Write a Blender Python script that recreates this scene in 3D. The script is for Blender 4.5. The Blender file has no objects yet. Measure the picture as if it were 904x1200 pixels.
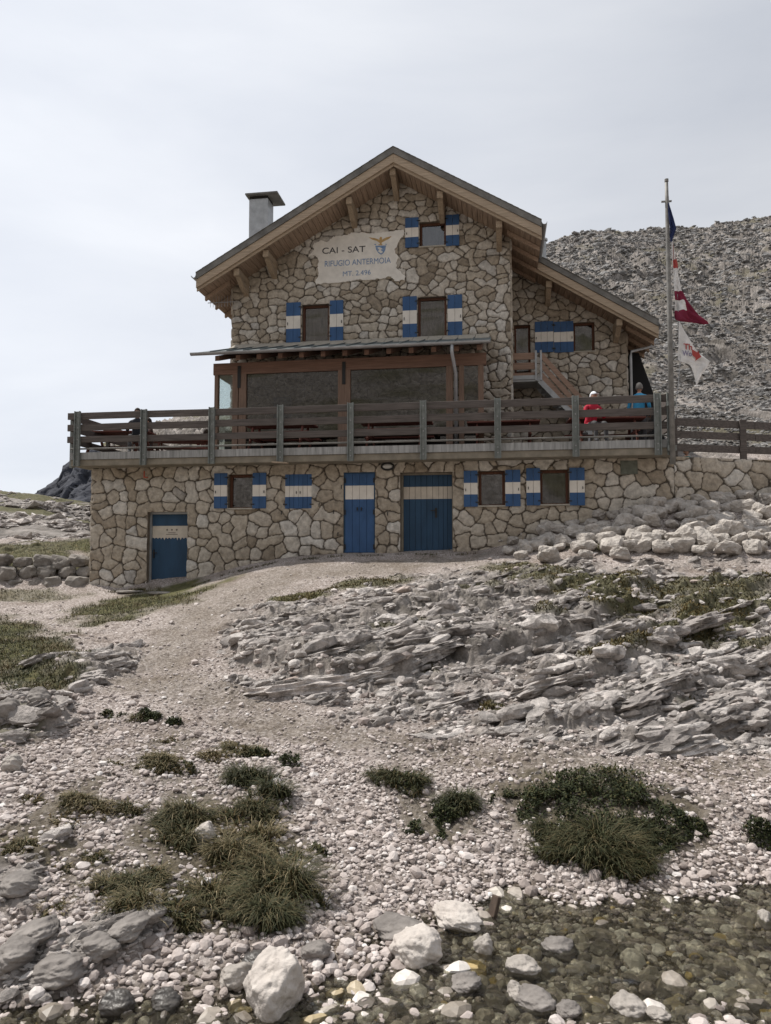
import bpy, math, random
import numpy as np
from mathutils import Vector, Matrix
random.seed(7); np.random.seed(7)
R = math.radians

# ------------------------------------------------------------------ camera, world, sun, exposure
FPX, PITCH, YAW, EYE = 866.7, R(3.3), R(8.7), 2.2
scene = bpy.context.scene
COL = scene.collection
cam_data = bpy.data.cameras.new('camera'); cam = bpy.data.objects.new('camera', cam_data); COL.objects.link(cam)
cam_data.sensor_fit = 'VERTICAL'; cam_data.sensor_height = 36.0; cam_data.lens = 36.0*FPX/1200
cam_data.clip_start = 0.1; cam_data.clip_end = 6000
cam.location = (0, 0, EYE); cam.rotation_euler = (math.pi/2+PITCH, 0, YAW)
scene.camera = cam

SUN_DIR = Vector((-0.50, 0.15, 0.85)).normalized()          # towards the sun: left, a little behind the hut, high
world = bpy.data.worlds.new("World"); scene.world = world; world.use_nodes = True
wn, wl = world.node_tree.nodes, world.node_tree.links
wn.clear()
out = wn.new('ShaderNodeOutputWorld'); bg = wn.new('ShaderNodeBackground'); bg.inputs['Strength'].default_value = 0.1
sky = wn.new('ShaderNodeTexSky'); sky.sky_type = 'NISHITA'; sky.sun_disc = False
sky.sun_elevation = math.asin(SUN_DIR.z); sky.sun_rotation = math.atan2(SUN_DIR.x, SUN_DIR.y)
sky.altitude = 2400; sky.air_density = 1.0; sky.dust_density = 2.0
tc = wn.new('ShaderNodeTexCoord'); mp = wn.new('ShaderNodeMapping'); mp.inputs['Scale'].default_value = (1.0, 1.0, 3.2)
n1 = wn.new('ShaderNodeTexNoise'); n1.inputs['Scale'].default_value = 1.5; n1.inputs['Detail'].default_value = 6; n1.inputs['Roughness'].default_value = 0.5
n1.inputs['Distortion'].default_value = 0.3
cr = wn.new('ShaderNodeValToRGB'); cr.color_ramp.elements[0].position = 0.33; cr.color_ramp.elements[1].position = 0.72
cr.color_ramp.elements[0].color = (5.7, 6.0, 6.6, 1); cr.color_ramp.elements[1].color = (7.7, 7.85, 8.15, 1)
mx = wn.new('ShaderNodeMixRGB'); mx.inputs['Fac'].default_value = 0.93
wl.new(tc.outputs['Generated'], mp.inputs['Vector']); wl.new(mp.outputs['Vector'], n1.inputs['Vector']); wl.new(n1.outputs['Fac'], cr.inputs['Fac'])
wl.new(sky.outputs['Color'], mx.inputs['Color1']); wl.new(cr.outputs['Color'], mx.inputs['Color2'])
dp = wn.new('ShaderNodeVectorMath'); dp.operation = 'DOT_PRODUCT'; dp.inputs[1].default_value = Vector((-0.75, 0.35, 0.55)).normalized()
gm_ = wn.new('ShaderNodeMapRange'); gm_.inputs[1].default_value = 0.2; gm_.inputs[2].default_value = 1.0; gm_.inputs[3].default_value = 1.0; gm_.inputs[4].default_value = 1.36; gm_.interpolation_type = 'SMOOTHSTEP'
ml_ = wn.new('ShaderNodeMixRGB'); ml_.blend_type = 'MULTIPLY'; ml_.inputs['Fac'].default_value = 1.0
wl.new(tc.outputs['Generated'], dp.inputs[0]); wl.new(dp.outputs['Value'], gm_.inputs[0]); wl.new(mx.outputs['Color'], ml_.inputs['Color1']); wl.new(gm_.outputs[0], ml_.inputs['Color2'])
wl.new(ml_.outputs['Color'], bg.inputs['Color']); wl.new(bg.outputs['Background'], out.inputs['Surface'])
sl = bpy.data.lights.new('sun', 'SUN'); sun = bpy.data.objects.new('sun', sl); COL.objects.link(sun)
sl.energy = 5.0; sl.angle = R(1.5); sl.color = (1.0, 0.95, 0.88)
sun.rotation_euler = (-SUN_DIR).to_track_quat('-Z', 'Y').to_euler(); sun.location = (-20, 10, 40)
scene.view_settings.view_transform = 'Standard'; scene.view_settings.look = 'None'
scene.view_settings.exposure = 0.0; scene.view_settings.gamma = 1.0
scene.cycles.max_bounces = 6; scene.cycles.transparent_max_bounces = 12

# ------------------------------------------------------------------ helpers: surveying the photograph onto real planes
cY, sY, cP, sP = math.cos(YAW), math.sin(YAW), math.cos(PITCH), math.sin(PITCH)
def ray(px, py):
    u = (px-452)/FPX; v = (py-600)/FPX; h = cP+v*sP
    return (-sY*h+cY*u, cY*h+sY*u, sP-v*cP)
def on(px, py, Y):                       # point where the sight line meets the vertical plane at depth Y
    d = ray(px, py); t = Y/d[1]
    return d[0]*t, EYE+d[2]*t
def onZ(px, py, Z):
    d = ray(px, py); t = (Z-EYE)/d[2]
    return d[0]*t, d[1]*t
def rect(px0, py0, px1, py1, Y):         # x0, x1, z0, z1
    a = on(px0, py0, Y); b = on(px1, py1, Y); c = on(px0, py1, Y); d = on(px1, py0, Y)
    return (a[0]+c[0])/2, (b[0]+d[0])/2, (b[1]+c[1])/2, (a[1]+d[1])/2
def tane(py): 
    v = (py-600)/FPX
    return (sP-v*cP)/(cP+v*sP)
def to_world(a, d):                      # lateral / forward -> world x, y
    return a*cY-d*sY, a*sY+d*cY

def tag(o, label=None, cat=None, group=None, kind=None):
    if label: o['label'] = label
    if cat: o['category'] = cat
    if group: o['group'] = group
    if kind: o['kind'] = kind
    return o
def empty(name, loc=(0, 0, 0)):
    o = bpy.data.objects.new(name, None); COL.objects.link(o); o.location = loc; o.empty_display_size = 0.2
    return o
def wloc(p):
    v = Vector((0, 0, 0))
    while p is not None:
        v += p.location; p = p.parent
    return v
def kids(o): return [c for c in bpy.data.objects if c.parent == o]
def copy_tree(o, parent=None):
    ch = kids(o); c = o.copy(); COL.objects.link(c); c.parent = parent
    for k in ch: copy_tree(k, c)
    return c

def np_mesh(name, verts, faces, mats, parent=None, smooth=False, mat_idx=None, attrs=None, loc=None):
    """verts (n,3); faces (m,k) int array of constant k"""
    me = bpy.data.meshes.new(name)
    verts = np.asarray(verts, dtype=np.float32); faces = np.asarray(faces, dtype=np.int32)
    off = wloc(parent) if parent is not None else Vector((0, 0, 0))
    if loc is not None: off = off+Vector(loc)
    verts = verts-np.array(off, dtype=np.float32)
    m, k = faces.shape
    me.vertices.add(len(verts)); me.vertices.foreach_set('co', verts.ravel())
    me.loops.add(m*k); me.loops.foreach_set('vertex_index', faces.ravel())
    me.polygons.add(m); me.polygons.foreach_set('loop_start', np.arange(0, m*k, k, dtype=np.int32))
    try: me.polygons.foreach_set('loop_total', np.full(m, k, dtype=np.int32))
    except Exception: pass
    for mt in (mats if isinstance(mats, (list, tuple)) else [mats]): me.materials.append(mt)
    if mat_idx is not None: me.polygons.foreach_set('material_index', np.asarray(mat_idx, dtype=np.int32))
    me.update(calc_edges=True)
    if smooth: me.polygons.foreach_set('use_smooth', np.ones(m, dtype=bool))
    else: me.polygons.foreach_set('use_smooth', np.zeros(m, dtype=bool))
    for an, av in (attrs or {}).items():
        at = me.attributes.new(an, 'FLOAT', 'POINT'); at.data.foreach_set('value', np.asarray(av, dtype=np.float32))
    o = bpy.data.objects.new(name, me); COL.objects.link(o); o.parent = parent
    if loc is not None: o.location = loc
    return o

class MB:
    def __init__(s): s.v = []; s.f = []; s.m = []
    def add(s, vs, fs, m=0):
        b = len(s.v); s.v += [tuple(p) for p in vs]; s.f += [tuple(b+i for i in f) for f in fs]; s.m += [m]*len(fs); return s
    def box(s, x0, x1, y0, y1, z0, z1, m=0):
        return s.add([(x0,y0,z0),(x1,y0,z0),(x1,y1,z0),(x0,y1,z0),(x0,y0,z1),(x1,y0,z1),(x1,y1,z1),(x0,y1,z1)],
                     [(0,3,2,1),(4,5,6,7),(0,1,5,4),(1,2,6,5),(2,3,7,6),(3,0,4,7)], m)
    def beam(s, p, q, w, h, m=0, up=(0, 0, 1)):
        p = Vector(p); q = Vector(q); d = (q-p).normalized(); u = Vector(up)
        sd = d.cross(u)
        if sd.length < 1e-4: sd = d.cross(Vector((0, 1, 0)))
        sd.normalize(); u = sd.cross(d).normalized(); vs = []
        for e in (p, q):
            for a, b in ((-1,-1),(1,-1),(1,1),(-1,1)): vs.append(e+sd*a*w/2+u*b*h/2)
        return s.add(vs, [(3,2,1,0),(4,5,6,7),(0,1,5,4),(1,2,6,5),(2,3,7,6),(3,0,4,7)], m)
    def prism(s, poly, y0, y1, m=0):                   # poly of (x, z), counter-clockwise seen from -Y
        n = len(poly); vs = [(x, y0, z) for x, z in poly]+[(x, y1, z) for x, z in poly]
        return s.add(vs, [tuple(range(n)), tuple(range(2*n-1, n-1, -1))]+[(i, i+n, (i+1) % n+n, (i+1) % n) for i in range(n)], m)
    def tube(s, pts, r, n=8, m=0, cap=True):
        pts = [Vector(p) for p in pts]; rs = r if isinstance(r, (list, tuple)) else [r]*len(pts); rings = []
        prev = None
        for i, p in enumerate(pts):
            d = (pts[min(i+1, len(pts)-1)]-pts[max(i-1, 0)]).normalized()
            a = prev if prev is not None else (Vector((0, 0, 1)) if abs(d.z) < 0.9 else Vector((1, 0, 0)))
            a = (a-d*a.dot(d)).normalized(); prev = a; b = d.cross(a)
            rings.append([p+(a*math.cos(t)+b*math.sin(t))*rs[i] for t in [2*math.pi*k/n for k in range(n)]])
        vs = [v for rg in rings for v in rg]; fs = []
        for i in range(len(pts)-1):
            for k in range(n): fs.append((i*n+k, i*n+(k+1) % n, (i+1)*n+(k+1) % n, (i+1)*n+k))
        if cap: fs += [tuple(range(n-1, -1, -1)), tuple(range((len(pts)-1)*n, len(pts)*n))]
        return s.add(vs, fs, m)
    def ball(s, c, rx, ry, rz, n=12, k=8, m=0):
        vs = [(c[0], c[1], c[2]-rz)]
        for j in range(1, k):
            t = math.pi*j/k
            for i in range(n):
                a = 2*math.pi*i/n; vs.append((c[0]+rx*math.sin(t)*math.cos(a), c[1]+ry*math.sin(t)*math.sin(a), c[2]-rz*math.cos(t)))
        vs.append((c[0], c[1], c[2]+rz)); fs = []
        for i in range(n): fs.append((0, 1+(i+1) % n, 1+i)); fs.append((len(vs)-1, 1+(k-2)*n+i, 1+(k-2)*n+(i+1) % n))
        for j in range(k-2):
            for i in range(n): fs.append((1+j*n+i, 1+j*n+(i+1) % n, 1+(j+1)*n+(i+1) % n, 1+(j+1)*n+i))
        return s.add(vs, fs, m)
    def build(s, name, mats, parent=None, bevel=0.0, smooth=False, loc=None):
        me = bpy.data.meshes.new(name); off = wloc(parent) if parent is not None else Vector((0, 0, 0))
        if loc is not None: off = off+Vector(loc)
        me.from_pydata([tuple(Vector(v)-off) for v in s.v], [], s.f)
        for mt in (mats if isinstance(mats, (list, tuple)) else [mats]): me.materials.append(mt)
        me.polygons.foreach_set('material_index', s.m)
        if smooth: me.polygons.foreach_set('use_smooth', [True]*len(me.polygons))
        me.update()
        o = bpy.data.objects.new(name, me); COL.objects.link(o); o.parent = parent
        if loc is not None: o.location = loc
        if bevel:
            b = o.modifiers.new('bevel', 'BEVEL'); b.width = bevel; b.segments = 2; b.limit_method = 'ANGLE'
        return o

# ------------------------------------------------------------------ numpy noise
_G = np.random.RandomState(3).rand(4096)*2*np.pi
_GX, _GY = np.cos(_G).astype(np.float32), np.sin(_G).astype(np.float32)
def _h(xi, yi, s):
    h = (xi*374761393+yi*668265263+s*1442695041) & 0xffffffff
    h = ((h ^ (h >> 13))*1274126177) & 0xffffffff
    return (h ^ (h >> 16))
def pn(x, y, s=0):
    x = np.asarray(x, dtype=np.float64); y = np.asarray(y, dtype=np.float64)
    xi = np.floor(x).astype(np.int64); yi = np.floor(y).astype(np.int64)
    fx = (x-xi).astype(np.float32); fy = (y-yi).astype(np.float32)
    ux = fx*fx*fx*(fx*(fx*6-15)+10); uy = fy*fy*fy*(fy*(fy*6-15)+10)
    def g(ix, iy, dx, dy):
        k = _h(ix, iy, s) & 4095; return _GX[k]*dx+_GY[k]*dy
    a = g(xi, yi, fx, fy); b = g(xi+1, yi, fx-1, fy); c = g(xi, yi+1, fx, fy-1); d = g(xi+1, yi+1, fx-1, fy-1)
    ab = a+(b-a)*ux; cd = c+(d-c)*ux
    return (ab+(cd-ab)*uy)*1.5
def fbm(x, y, o=4, s=0, gain=0.5):
    r = 0; a = 1.0
    for i in range(o): r = r+a*pn(x*2**i+i*17.3, y*2**i-i*9.1, s+i); a *= gain
    return r
def ridged(x, y, o=4, s=0, gain=0.5):
    r = 0; a = 1.0
    for i in range(o): r = r+a*(1-2*np.abs(pn(x*2**i+i*7.7, y*2**i+i*3.1, s+i))); a *= gain
    return r
def sstep(a, b, x):
    t = np.clip((x-a)/(b-a), 0, 1); return t*t*(3-2*t)
def rnd(ix, iy, s): return (_h(ix, iy, s) & 0xffff)/65535.0
def voronoi(x, y, jit=0.8, s=0, merge=0.0, soft=0.0):
    """edge distance, id-random, in cell units"""
    xi = np.floor(x).astype(np.int64); yi = np.floor(y).astype(np.int64)
    def site(i, j): return i+0.5+(rnd(i, j, s)-0.5)*jit, j+0.5+(rnd(i, j, s+1)-0.5)*jit
    def ident(i, j):
        r = rnd(i, j, s+2)
        return np.where(r < merge*0.65, (i+1)*65537+j*3, np.where(r < merge, i*65537+(j+1)*3, i*65537+j*3))
    best = np.full(x.shape, 1e9); bx = np.zeros_like(best); by = np.zeros_like(best); bid = np.zeros(x.shape, dtype=np.int64)
    for di in (-1, 0, 1):
        for dj in (-1, 0, 1):
            sx, sy = site(xi+di, yi+dj); d = (sx-x)**2+(sy-y)**2; m = d < best
            best = np.where(m, d, best); bx = np.where(m, sx, bx); by = np.where(m, sy, by); bid = np.where(m, ident(xi+di, yi+dj), bid)
    e = np.full(x.shape, 9.0); acc = np.zeros(x.shape)
    for di in range(-2, 3):
        for dj in range(-2, 3):
            sx, sy = site(xi+di, yi+dj); idn = ident(xi+di, yi+dj)
            dx, dy = sx-bx, sy-by; L = np.sqrt(dx*dx+dy*dy)+1e-9
            q = ((sx+bx)/2-x)*dx/L+((sy+by)/2-y)*dy/L
            ok_ = (idn != bid) & (L > 1e-6); e = np.where(ok_, np.minimum(e, q), e)
            if soft: acc += np.where(ok_, np.exp(-soft*np.clip(q, -.2, 3)), 0)
    if soft: e = -np.log(np.maximum(acc, 1e-12))/soft
    return e, (_h(bid, bid*0+5, s) & 0xffff)/65535.0, (_h(bid, bid*0+9, s) & 0xffff)/65535.0

# ------------------------------------------------------------------ materials
def mat(name, col, rough=0.8, metal=0.0, var=0.0, nscale=8.0, bump=0.0, bscale=40.0, col2=None, map_scale=(1, 1, 1), spec=0.3, bdist=0.01):
    m = bpy.data.materials.new(name); m.use_nodes = True; nt = m.node_tree; N, L = nt.nodes, nt.links
    p = N['Principled BSDF']; p.inputs['Roughness'].default_value = rough; p.inputs['Metallic'].default_value = metal
    p.inputs['Specular IOR Level'].default_value = spec
    t = N.new('ShaderNodeTexCoord'); g = N.new('ShaderNodeMapping'); g.inputs['Scale'].default_value = map_scale; L.new(t.outputs['Object'], g.inputs['Vector'])
    if var or col2:
        n = N.new('ShaderNodeTexNoise'); n.inputs['Scale'].default_value = nscale; n.inputs['Detail'].default_value = 6; n.inputs['Roughness'].default_value = 0.6
        L.new(g.outputs['Vector'], n.inputs['Vector'])
        r = N.new('ShaderNodeValToRGB'); r.color_ramp.elements[0].position = 0.3; r.color_ramp.elements[1].position = 0.7
        c2 = col2 or tuple(c*(1-var) for c in col); c1 = col if col2 else tuple(min(1, c*(1+var)) for c in col)
        r.color_ramp.elements[0].color = (*c2, 1); r.color_ramp.elements[1].color = (*c1, 1)
        L.new(n.outputs['Fac'], r.inputs['Fac']); L.new(r.outputs['Color'], p.inputs['Base Color'])
    else: p.inputs['Base Color'].default_value = (*col, 1)
    if bump:
        n = N.new('ShaderNodeTexNoise'); n.inputs['Scale'].default_value = bscale; n.inputs['Detail'].default_value = 8
        L.new(g.outputs['Vector'], n.inputs['Vector']); b = N.new('ShaderNodeBump'); b.inputs['Strength'].default_value = bump; b.inputs['Distance'].default_value = bdist
        L.new(n.outputs['Fac'], b.inputs['Height']); L.new(b.outputs['Normal'], p.inputs['Normal'])
    return m
def wood(name, c, axis, var=0.35, rough=0.8):
    s = [22, 22, 22]; s['xyz'.index(axis)] = 1.2
    return mat(name, c, rough, var=var, nscale=1.6, bump=0.5, bscale=2.5, map_scale=tuple(s), bdist=0.006)

def ramp_mat(name, attr, stops, rough=0.9, bump=0.3, bscale=60, bdist=0.01, nvar=0.25, nscale=14, attr2=None, col2=None, spec=0.25, vbump=None):
    """colour from a per-vertex attribute through a ramp, modulated by noise; attr2 mixes towards col2"""
    m = bpy.data.materials.new(name); m.use_nodes = True; N, L = m.node_tree.nodes, m.node_tree.links
    p = N['Principled BSDF']; p.inputs['Roughness'].default_value = rough; p.inputs['Specular IOR Level'].default_value = spec
    a = N.new('ShaderNodeAttribute'); a.attribute_name = attr
    r = N.new('ShaderNodeValToRGB'); els = r.color_ramp.elements
    els[0].position, els[0].color = stops[0][0], (*stops[0][1], 1); els[1].position, els[1].color = stops[-1][0], (*stops[-1][1], 1)
    for q, c in stops[1:-1]: e = els.new(q); e.color = (*c, 1)
    L.new(a.outputs['Fac'], r.inputs['Fac'])
    t = N.new('ShaderNodeTexCoord'); n = N.new('ShaderNodeTexNoise'); n.inputs['Scale'].default_value = nscale; n.inputs['Detail'].default_value = 7; n.inputs['Roughness'].default_value = 0.65
    L.new(t.outputs['Object'], n.inputs['Vector'])
    mr = N.new('ShaderNodeMapRange'); mr.inputs[1].default_value = 0.3; mr.inputs[2].default_value = 0.7; mr.inputs[3].default_value = 1-nvar; mr.inputs[4].default_value = 1+nvar
    L.new(n.outputs['Fac'], mr.inputs[0])
    mu = N.new('ShaderNodeMixRGB'); mu.blend_type = 'MULTIPLY'; mu.inputs['Fac'].default_value = 1.0
    L.new(r.outputs['Color'], mu.inputs['Color1']); L.new(mr.outputs[0], mu.inputs['Color2']); src = mu.outputs['Color']
    if attr2:
        a2 = N.new('ShaderNodeAttribute'); a2.attribute_name = attr2; mm = N.new('ShaderNodeMixRGB'); mm.inputs['Color2'].default_value = (*col2, 1)
        L.new(a2.outputs['Fac'], mm.inputs['Fac']); L.new(src, mm.inputs['Color1']); src = mm.outputs['Color']
    L.new(src, p.inputs['Base Color'])
    if bump:
        n2 = N.new('ShaderNodeTexNoise'); n2.inputs['Scale'].default_value = bscale; n2.inputs['Detail'].default_value = 8; n2.inputs['Roughness'].default_value = 0.7
        L.new(t.outputs['Object'], n2.inputs['Vector']); b = N.new('ShaderNodeBump'); b.inputs['Strength'].default_value = bump; b.inputs['Distance'].default_value = bdist
        L.new(n2.outputs['Fac'], b.inputs['Height']); L.new(b.outputs['Normal'], p.inputs['Normal'])
    return m

M = {}
STONES = [(0.0, (0.20, 0.165, 0.125)), (0.15, (0.30, 0.255, 0.20)), (0.45, (0.37, 0.325, 0.265)), (0.65, (0.43, 0.39, 0.335)), (0.85, (0.50, 0.475, 0.435)), (0.95, (0.33, 0.31, 0.285)), (1.0, (0.36, 0.26, 0.18))]
M['masonry'] = ramp_mat('stone_masonry', 'tint', STONES, bump=0.5, bscale=30, bdist=0.012, nvar=0.34, nscale=9, attr2='mortar', col2=(0.082, 0.068, 0.054))
M['mortar'] = mat('mortar', (0.09, 0.075, 0.06), 0.95, var=0.2)
M['cut_stone'] = mat('cut_stone', (0.36, 0.33, 0.28), 0.9, var=0.2, nscale=10, bump=0.3)
M['blue'] = mat('blue_paint', (0.035, 0.088, 0.20), 0.6, var=0.18, nscale=5, bump=0.15, bscale=30, map_scale=(1, 1, 0.3))
M['shaded_blue'] = mat('shaded_blue_paint', (0.020, 0.056, 0.108), 0.6, var=0.2, nscale=4, bump=0.15, bscale=20, map_scale=(1, 1, 0.3))  # darker copy of the blue, recess shade put into the colour
M['white'] = mat('white_paint', (0.66, 0.62, 0.56), 0.7, var=0.08, nscale=6, bump=0.1)
M['band_white'] = mat('shaded_white_paint', (0.50, 0.45, 0.38), 0.7, var=0.12, nscale=6, bump=0.1)  # white band dulled for the doors, shade of the recess in its colour
M['plaster'] = mat('painted_plaster', (0.66, 0.63, 0.58), 0.9, var=0.10, nscale=5, bump=0.4, bscale=30)
M['frame'] = wood('window_frame_wood', (0.10, 0.045, 0.028), 'z')
M['rail'] = wood('weathered_rail_wood', (0.098, 0.084, 0.077), 'x', 0.4)
M['post'] = mat('galvanised_post', (0.20, 0.215, 0.205), 0.6, 0.3, var=0.25, nscale=9)
M['zinc'] = mat('zinc_sheet', (0.36, 0.37, 0.38), 0.5, 0.5, var=0.18, nscale=5)
M['fascia'] = mat('streaked_fascia_sheet', (0.40, 0.40, 0.395), 0.65, 0.0, col2=(0.17, 0.17, 0.165), nscale=1.6, map_scale=(9, 1, 0.8))
M['concrete'] = mat('slab_edge', (0.22, 0.195, 0.155), 0.9, var=0.25, nscale=4, bump=0.3)
M['barge'] = wood('pale_larch', (0.36, 0.285, 0.21), 'x', 0.28)
M['soffit'] = wood('brown_soffit', (0.30, 0.215, 0.155), 'y', 0.35)
M['purlin'] = wood('purlin_wood', (0.31, 0.24, 0.17), 'y', 0.3)
M['roofing'] = mat('grey_roofing', (0.16, 0.155, 0.145), 0.75, 0.1, var=0.35, nscale=3, bump=0.4, bscale=12)
M['porchwood'] = wood('reddish_porch_wood', (0.19, 0.128, 0.095), 'z', 0.3)
M['porchbeam'] = wood('reddish_porch_beam', (0.19, 0.115, 0.085), 'x', 0.3)
M['stairwood'] = wood('stair_wood', (0.30, 0.20, 0.15), 'x', 0.3)
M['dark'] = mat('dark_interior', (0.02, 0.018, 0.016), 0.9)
M['black'] = mat('black_iron', (0.02, 0.02, 0.02), 0.5)
M['table'] = wood('red_brown_table_wood', (0.13, 0.048, 0.036), 'x', 0.3)
M['pole'] = mat('pole_paint', (0.20, 0.195, 0.185), 0.6, 0.2, var=0.3, nscale=7)
M['curtain_or_dark'] = mat('curtain_behind_glass', (0.10, 0.085, 0.072), 0.9, var=0.4, nscale=3, map_scale=(6, 1, 1))

def glass_mat(name, tint, gloss, trans, rough=0.02):
    m = bpy.data.materials.new(name); m.use_nodes = True; N, L = m.node_tree.nodes, m.node_tree.links; N.clear()
    o = N.new('ShaderNodeOutputMaterial'); a = N.new('ShaderNodeMixShader'); g = N.new('ShaderNodeBsdfGlossy'); t = N.new('ShaderNodeBsdfTransparent')
    g.inputs['Roughness'].default_value = rough; g.inputs['Color'].default_value = (0.95, 0.97, 1, 1); t.inputs['Color'].default_value = (*tint, 1)
    lw_ = N.new('ShaderNodeLayerWeight'); lw_.inputs['Blend'].default_value = .5; f = N.new('ShaderNodeMath'); f.operation = 'POWER'; f.inputs[1].default_value = 4.5; L.new(lw_.outputs['Facing'], f.inputs[0])
    ad = N.new('ShaderNodeMath'); ad.operation = 'ADD'; ad.inputs[1].default_value = gloss+.05; ad.use_clamp = True
    L.new(f.outputs[0], ad.inputs[0]); L.new(ad.outputs[0], a.inputs[0]); L.new(t.outputs[0], a.inputs[1]); L.new(g.outputs[0], a.inputs[2]); L.new(a.outputs[0], o.inputs['Surface'])
    return m
M['glass'] = glass_mat('window_glass', (0.75, 0.75, 0.75), 0.03, 1)
M['clearglass'] = glass_mat('clear_side_glass', (0.93, 0.975, 0.97), 0.02, 1)
M['porchglass'] = glass_mat('porch_glass', (0.50, 0.49, 0.46), 0.02, 1)

# ------------------------------------------------------------------ terrain: heights surveyed at known distances
def ctl(px, py, D):
    v = (py-600)/FPX; h = cP+v*sP
    return ((px-452)/FPX/h*D, D, EYE+D*(sP-v*cP)/h)
CT = [ctl(*c) for c in [
 (-350,1200,3.62),(0,1200,3.62),(250,1200,3.6),(450,1200,3.6),(700,1200,3.6),(904,1200,3.62),(1250,1200,3.6),
 (0,1150,3.86),(120,1150,3.9),(450,1130,4.12),(700,1130,4.2),(904,1130,4.22),(1200,1130,4.2),
 (600,1060,4.85),(800,1060,4.86),(904,1060,4.88),(1200,1060,4.8),
 (0,1090,4.15),(100,1080,4.2),(230,1080,4.4),(400,1080,4.55),(-300,1080,4.1),
 (0,1000,4.75),(200,1000,4.95),(450,1000,5.15),(600,1000,5.3),(700,1020,5.1),(880,1000,5.35),(1200,1000,5.4),
 (0,920,5.6),(200,920,5.9),(450,920,6.1),(650,915,6.1),(750,925,5.95),(880,940,5.85),(1200,930,5.9),
 (0,860,6.9),(150,860,7.1),(450,870,7.1),(650,870,7.05),(880,880,6.95),(1200,880,7.0),
 (0,800,8.9),(100,800,9.0),(300,800,9.0),(450,820,8.4),(650,820,8.3),(880,820,8.4),(1200,820,8.5),
 (0,740,13.2),(60,740,13.4),(90,770,10.8),(200,760,11.0),(330,760,10.7),(480,780,9.6),(640,760,10.1),(880,760,10.3),(1250,760,10.4),
 (0,715,16.3),(120,715,16.2),(220,712,14.8),(330,705,13.6),(480,705,12.6),(640,705,12.7),(880,705,12.8),(1250,700,12.8),
 (0,692,19.0),(60,692,19.0),(140,691,18.95),(220,687,18.3),(262,672,17.9),(330,657,17.5),(400,650,17.5),(480,648,17.6),(560,647,17.6),
 (450,672,15.8),(600,655,16.2),(700,657,15.4),(800,657,14.9),(904,656,14.6),(1250,650,14.4),
 (640,628,17.3),(700,607,17.3),(780,588,17.4),(904,585,17.5),(1250,580,17.6),
 (-400,740,13),(-400,692,18.6),(-400,800,9),(-400,900,6),
]]
CT += [(-0.55*20.1, 20.1, 2.15), (-0.45*20.1, 20.1, 2.15), (-0.3*20.3, 20.3, 2.15), (-.8*20, 20, 2.2), (-1.2*20, 20, 2.3),
       (0, 19.5, 2.3), (4, 19.5, 3.3), (7.4, 19.3, 4.25), (8.8, 19.4, 4.25), (10.5, 19.4, 4.25), (14, 20, 4.4), (20, 19.5, 4.4),
       (-12, 24, 2.5), (-6, 24, 3.0), (0, 24, 4.0), (7, 24, 4.4), (14, 24, 4.9),
       (-3, 2.2, -.12), (0, 2.2, -.12), (3, 2.2, -.12), (-5, 1.0, .2), (5, 1.0, .2), (0, 1, .2)]
CT = np.array(CT)
def _rbf_fit(P):
    r = np.sqrt(((P[:, None, :2]-P[None, :, :2])**2).sum(-1)); n = len(P)
    A = np.zeros((n+3, n+3)); A[:n, :n] = r-np.eye(n)*0.15; A[:n, n] = 1; A[:n, n+1:] = P[:, :2]; A[n:, :n] = A[:n, n:].T
    return np.linalg.solve(A, np.r_[P[:, 2], 0, 0, 0])
_W = _rbf_fit(CT)
def rbf(a, d):
    sh = a.shape; a = a.ravel(); d = d.ravel(); o = _W[-3]+_W[-2]*a+_W[-1]*d
    for i in range(len(CT)): o = o+_W[i]*np.sqrt((a-CT[i, 0])**2+(d-CT[i, 1])**2)
    return o.reshape(sh)

def pxu(px): return (px-452)/FPX
# far slopes: elevation profile per azimuth; the skyline is the ridge
RU = [pxu(p) for p in (-900,-300,-60,0,50,105,118,160,200,230,260,300,460,600,640,660,700,740,780,830,870,904,1100,1600)]
RY = [600,590,580,576,580,590,520,505,490,486,484,470,380,310,292,280,272,273,269,266,262,256,235,200]
RD = [60,50,46,45,45,50,100,110,120,120,120,120,120,115,110,110,112,115,120,125,128,130,130,130]
def far_params(u):
    ty = np.interp(u, RU, [tane(y) for y in RY]); d1 = np.interp(u, RU, RD)
    base = np.interp(u, [-1.2, -.4, -.2, .2, .45, 1.0], [.0, .0, .05, .105, .115, .12])
    return ty, d1, base
def far_z(u, D):
    ty, d1, base = far_params(u); s = np.log(np.maximum(D, 20)/22)/np.log(d1/22); sc = np.clip(s, 0, 1)
    g = np.where(u < -.37, 1-(1-sc)**1.5, sc**0.95)
    t = base+(ty-base)*g-np.clip(s-1, 0, 1)*0.9
    return EYE+D*t
def base_z(u, D):
    a = u*D; w = sstep(21, 27, D)
    near = np.where(w < 1, rbf(a, np.minimum(D, 24)), 0)
    return near*(1-w)+far_z(u, D)*w

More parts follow.
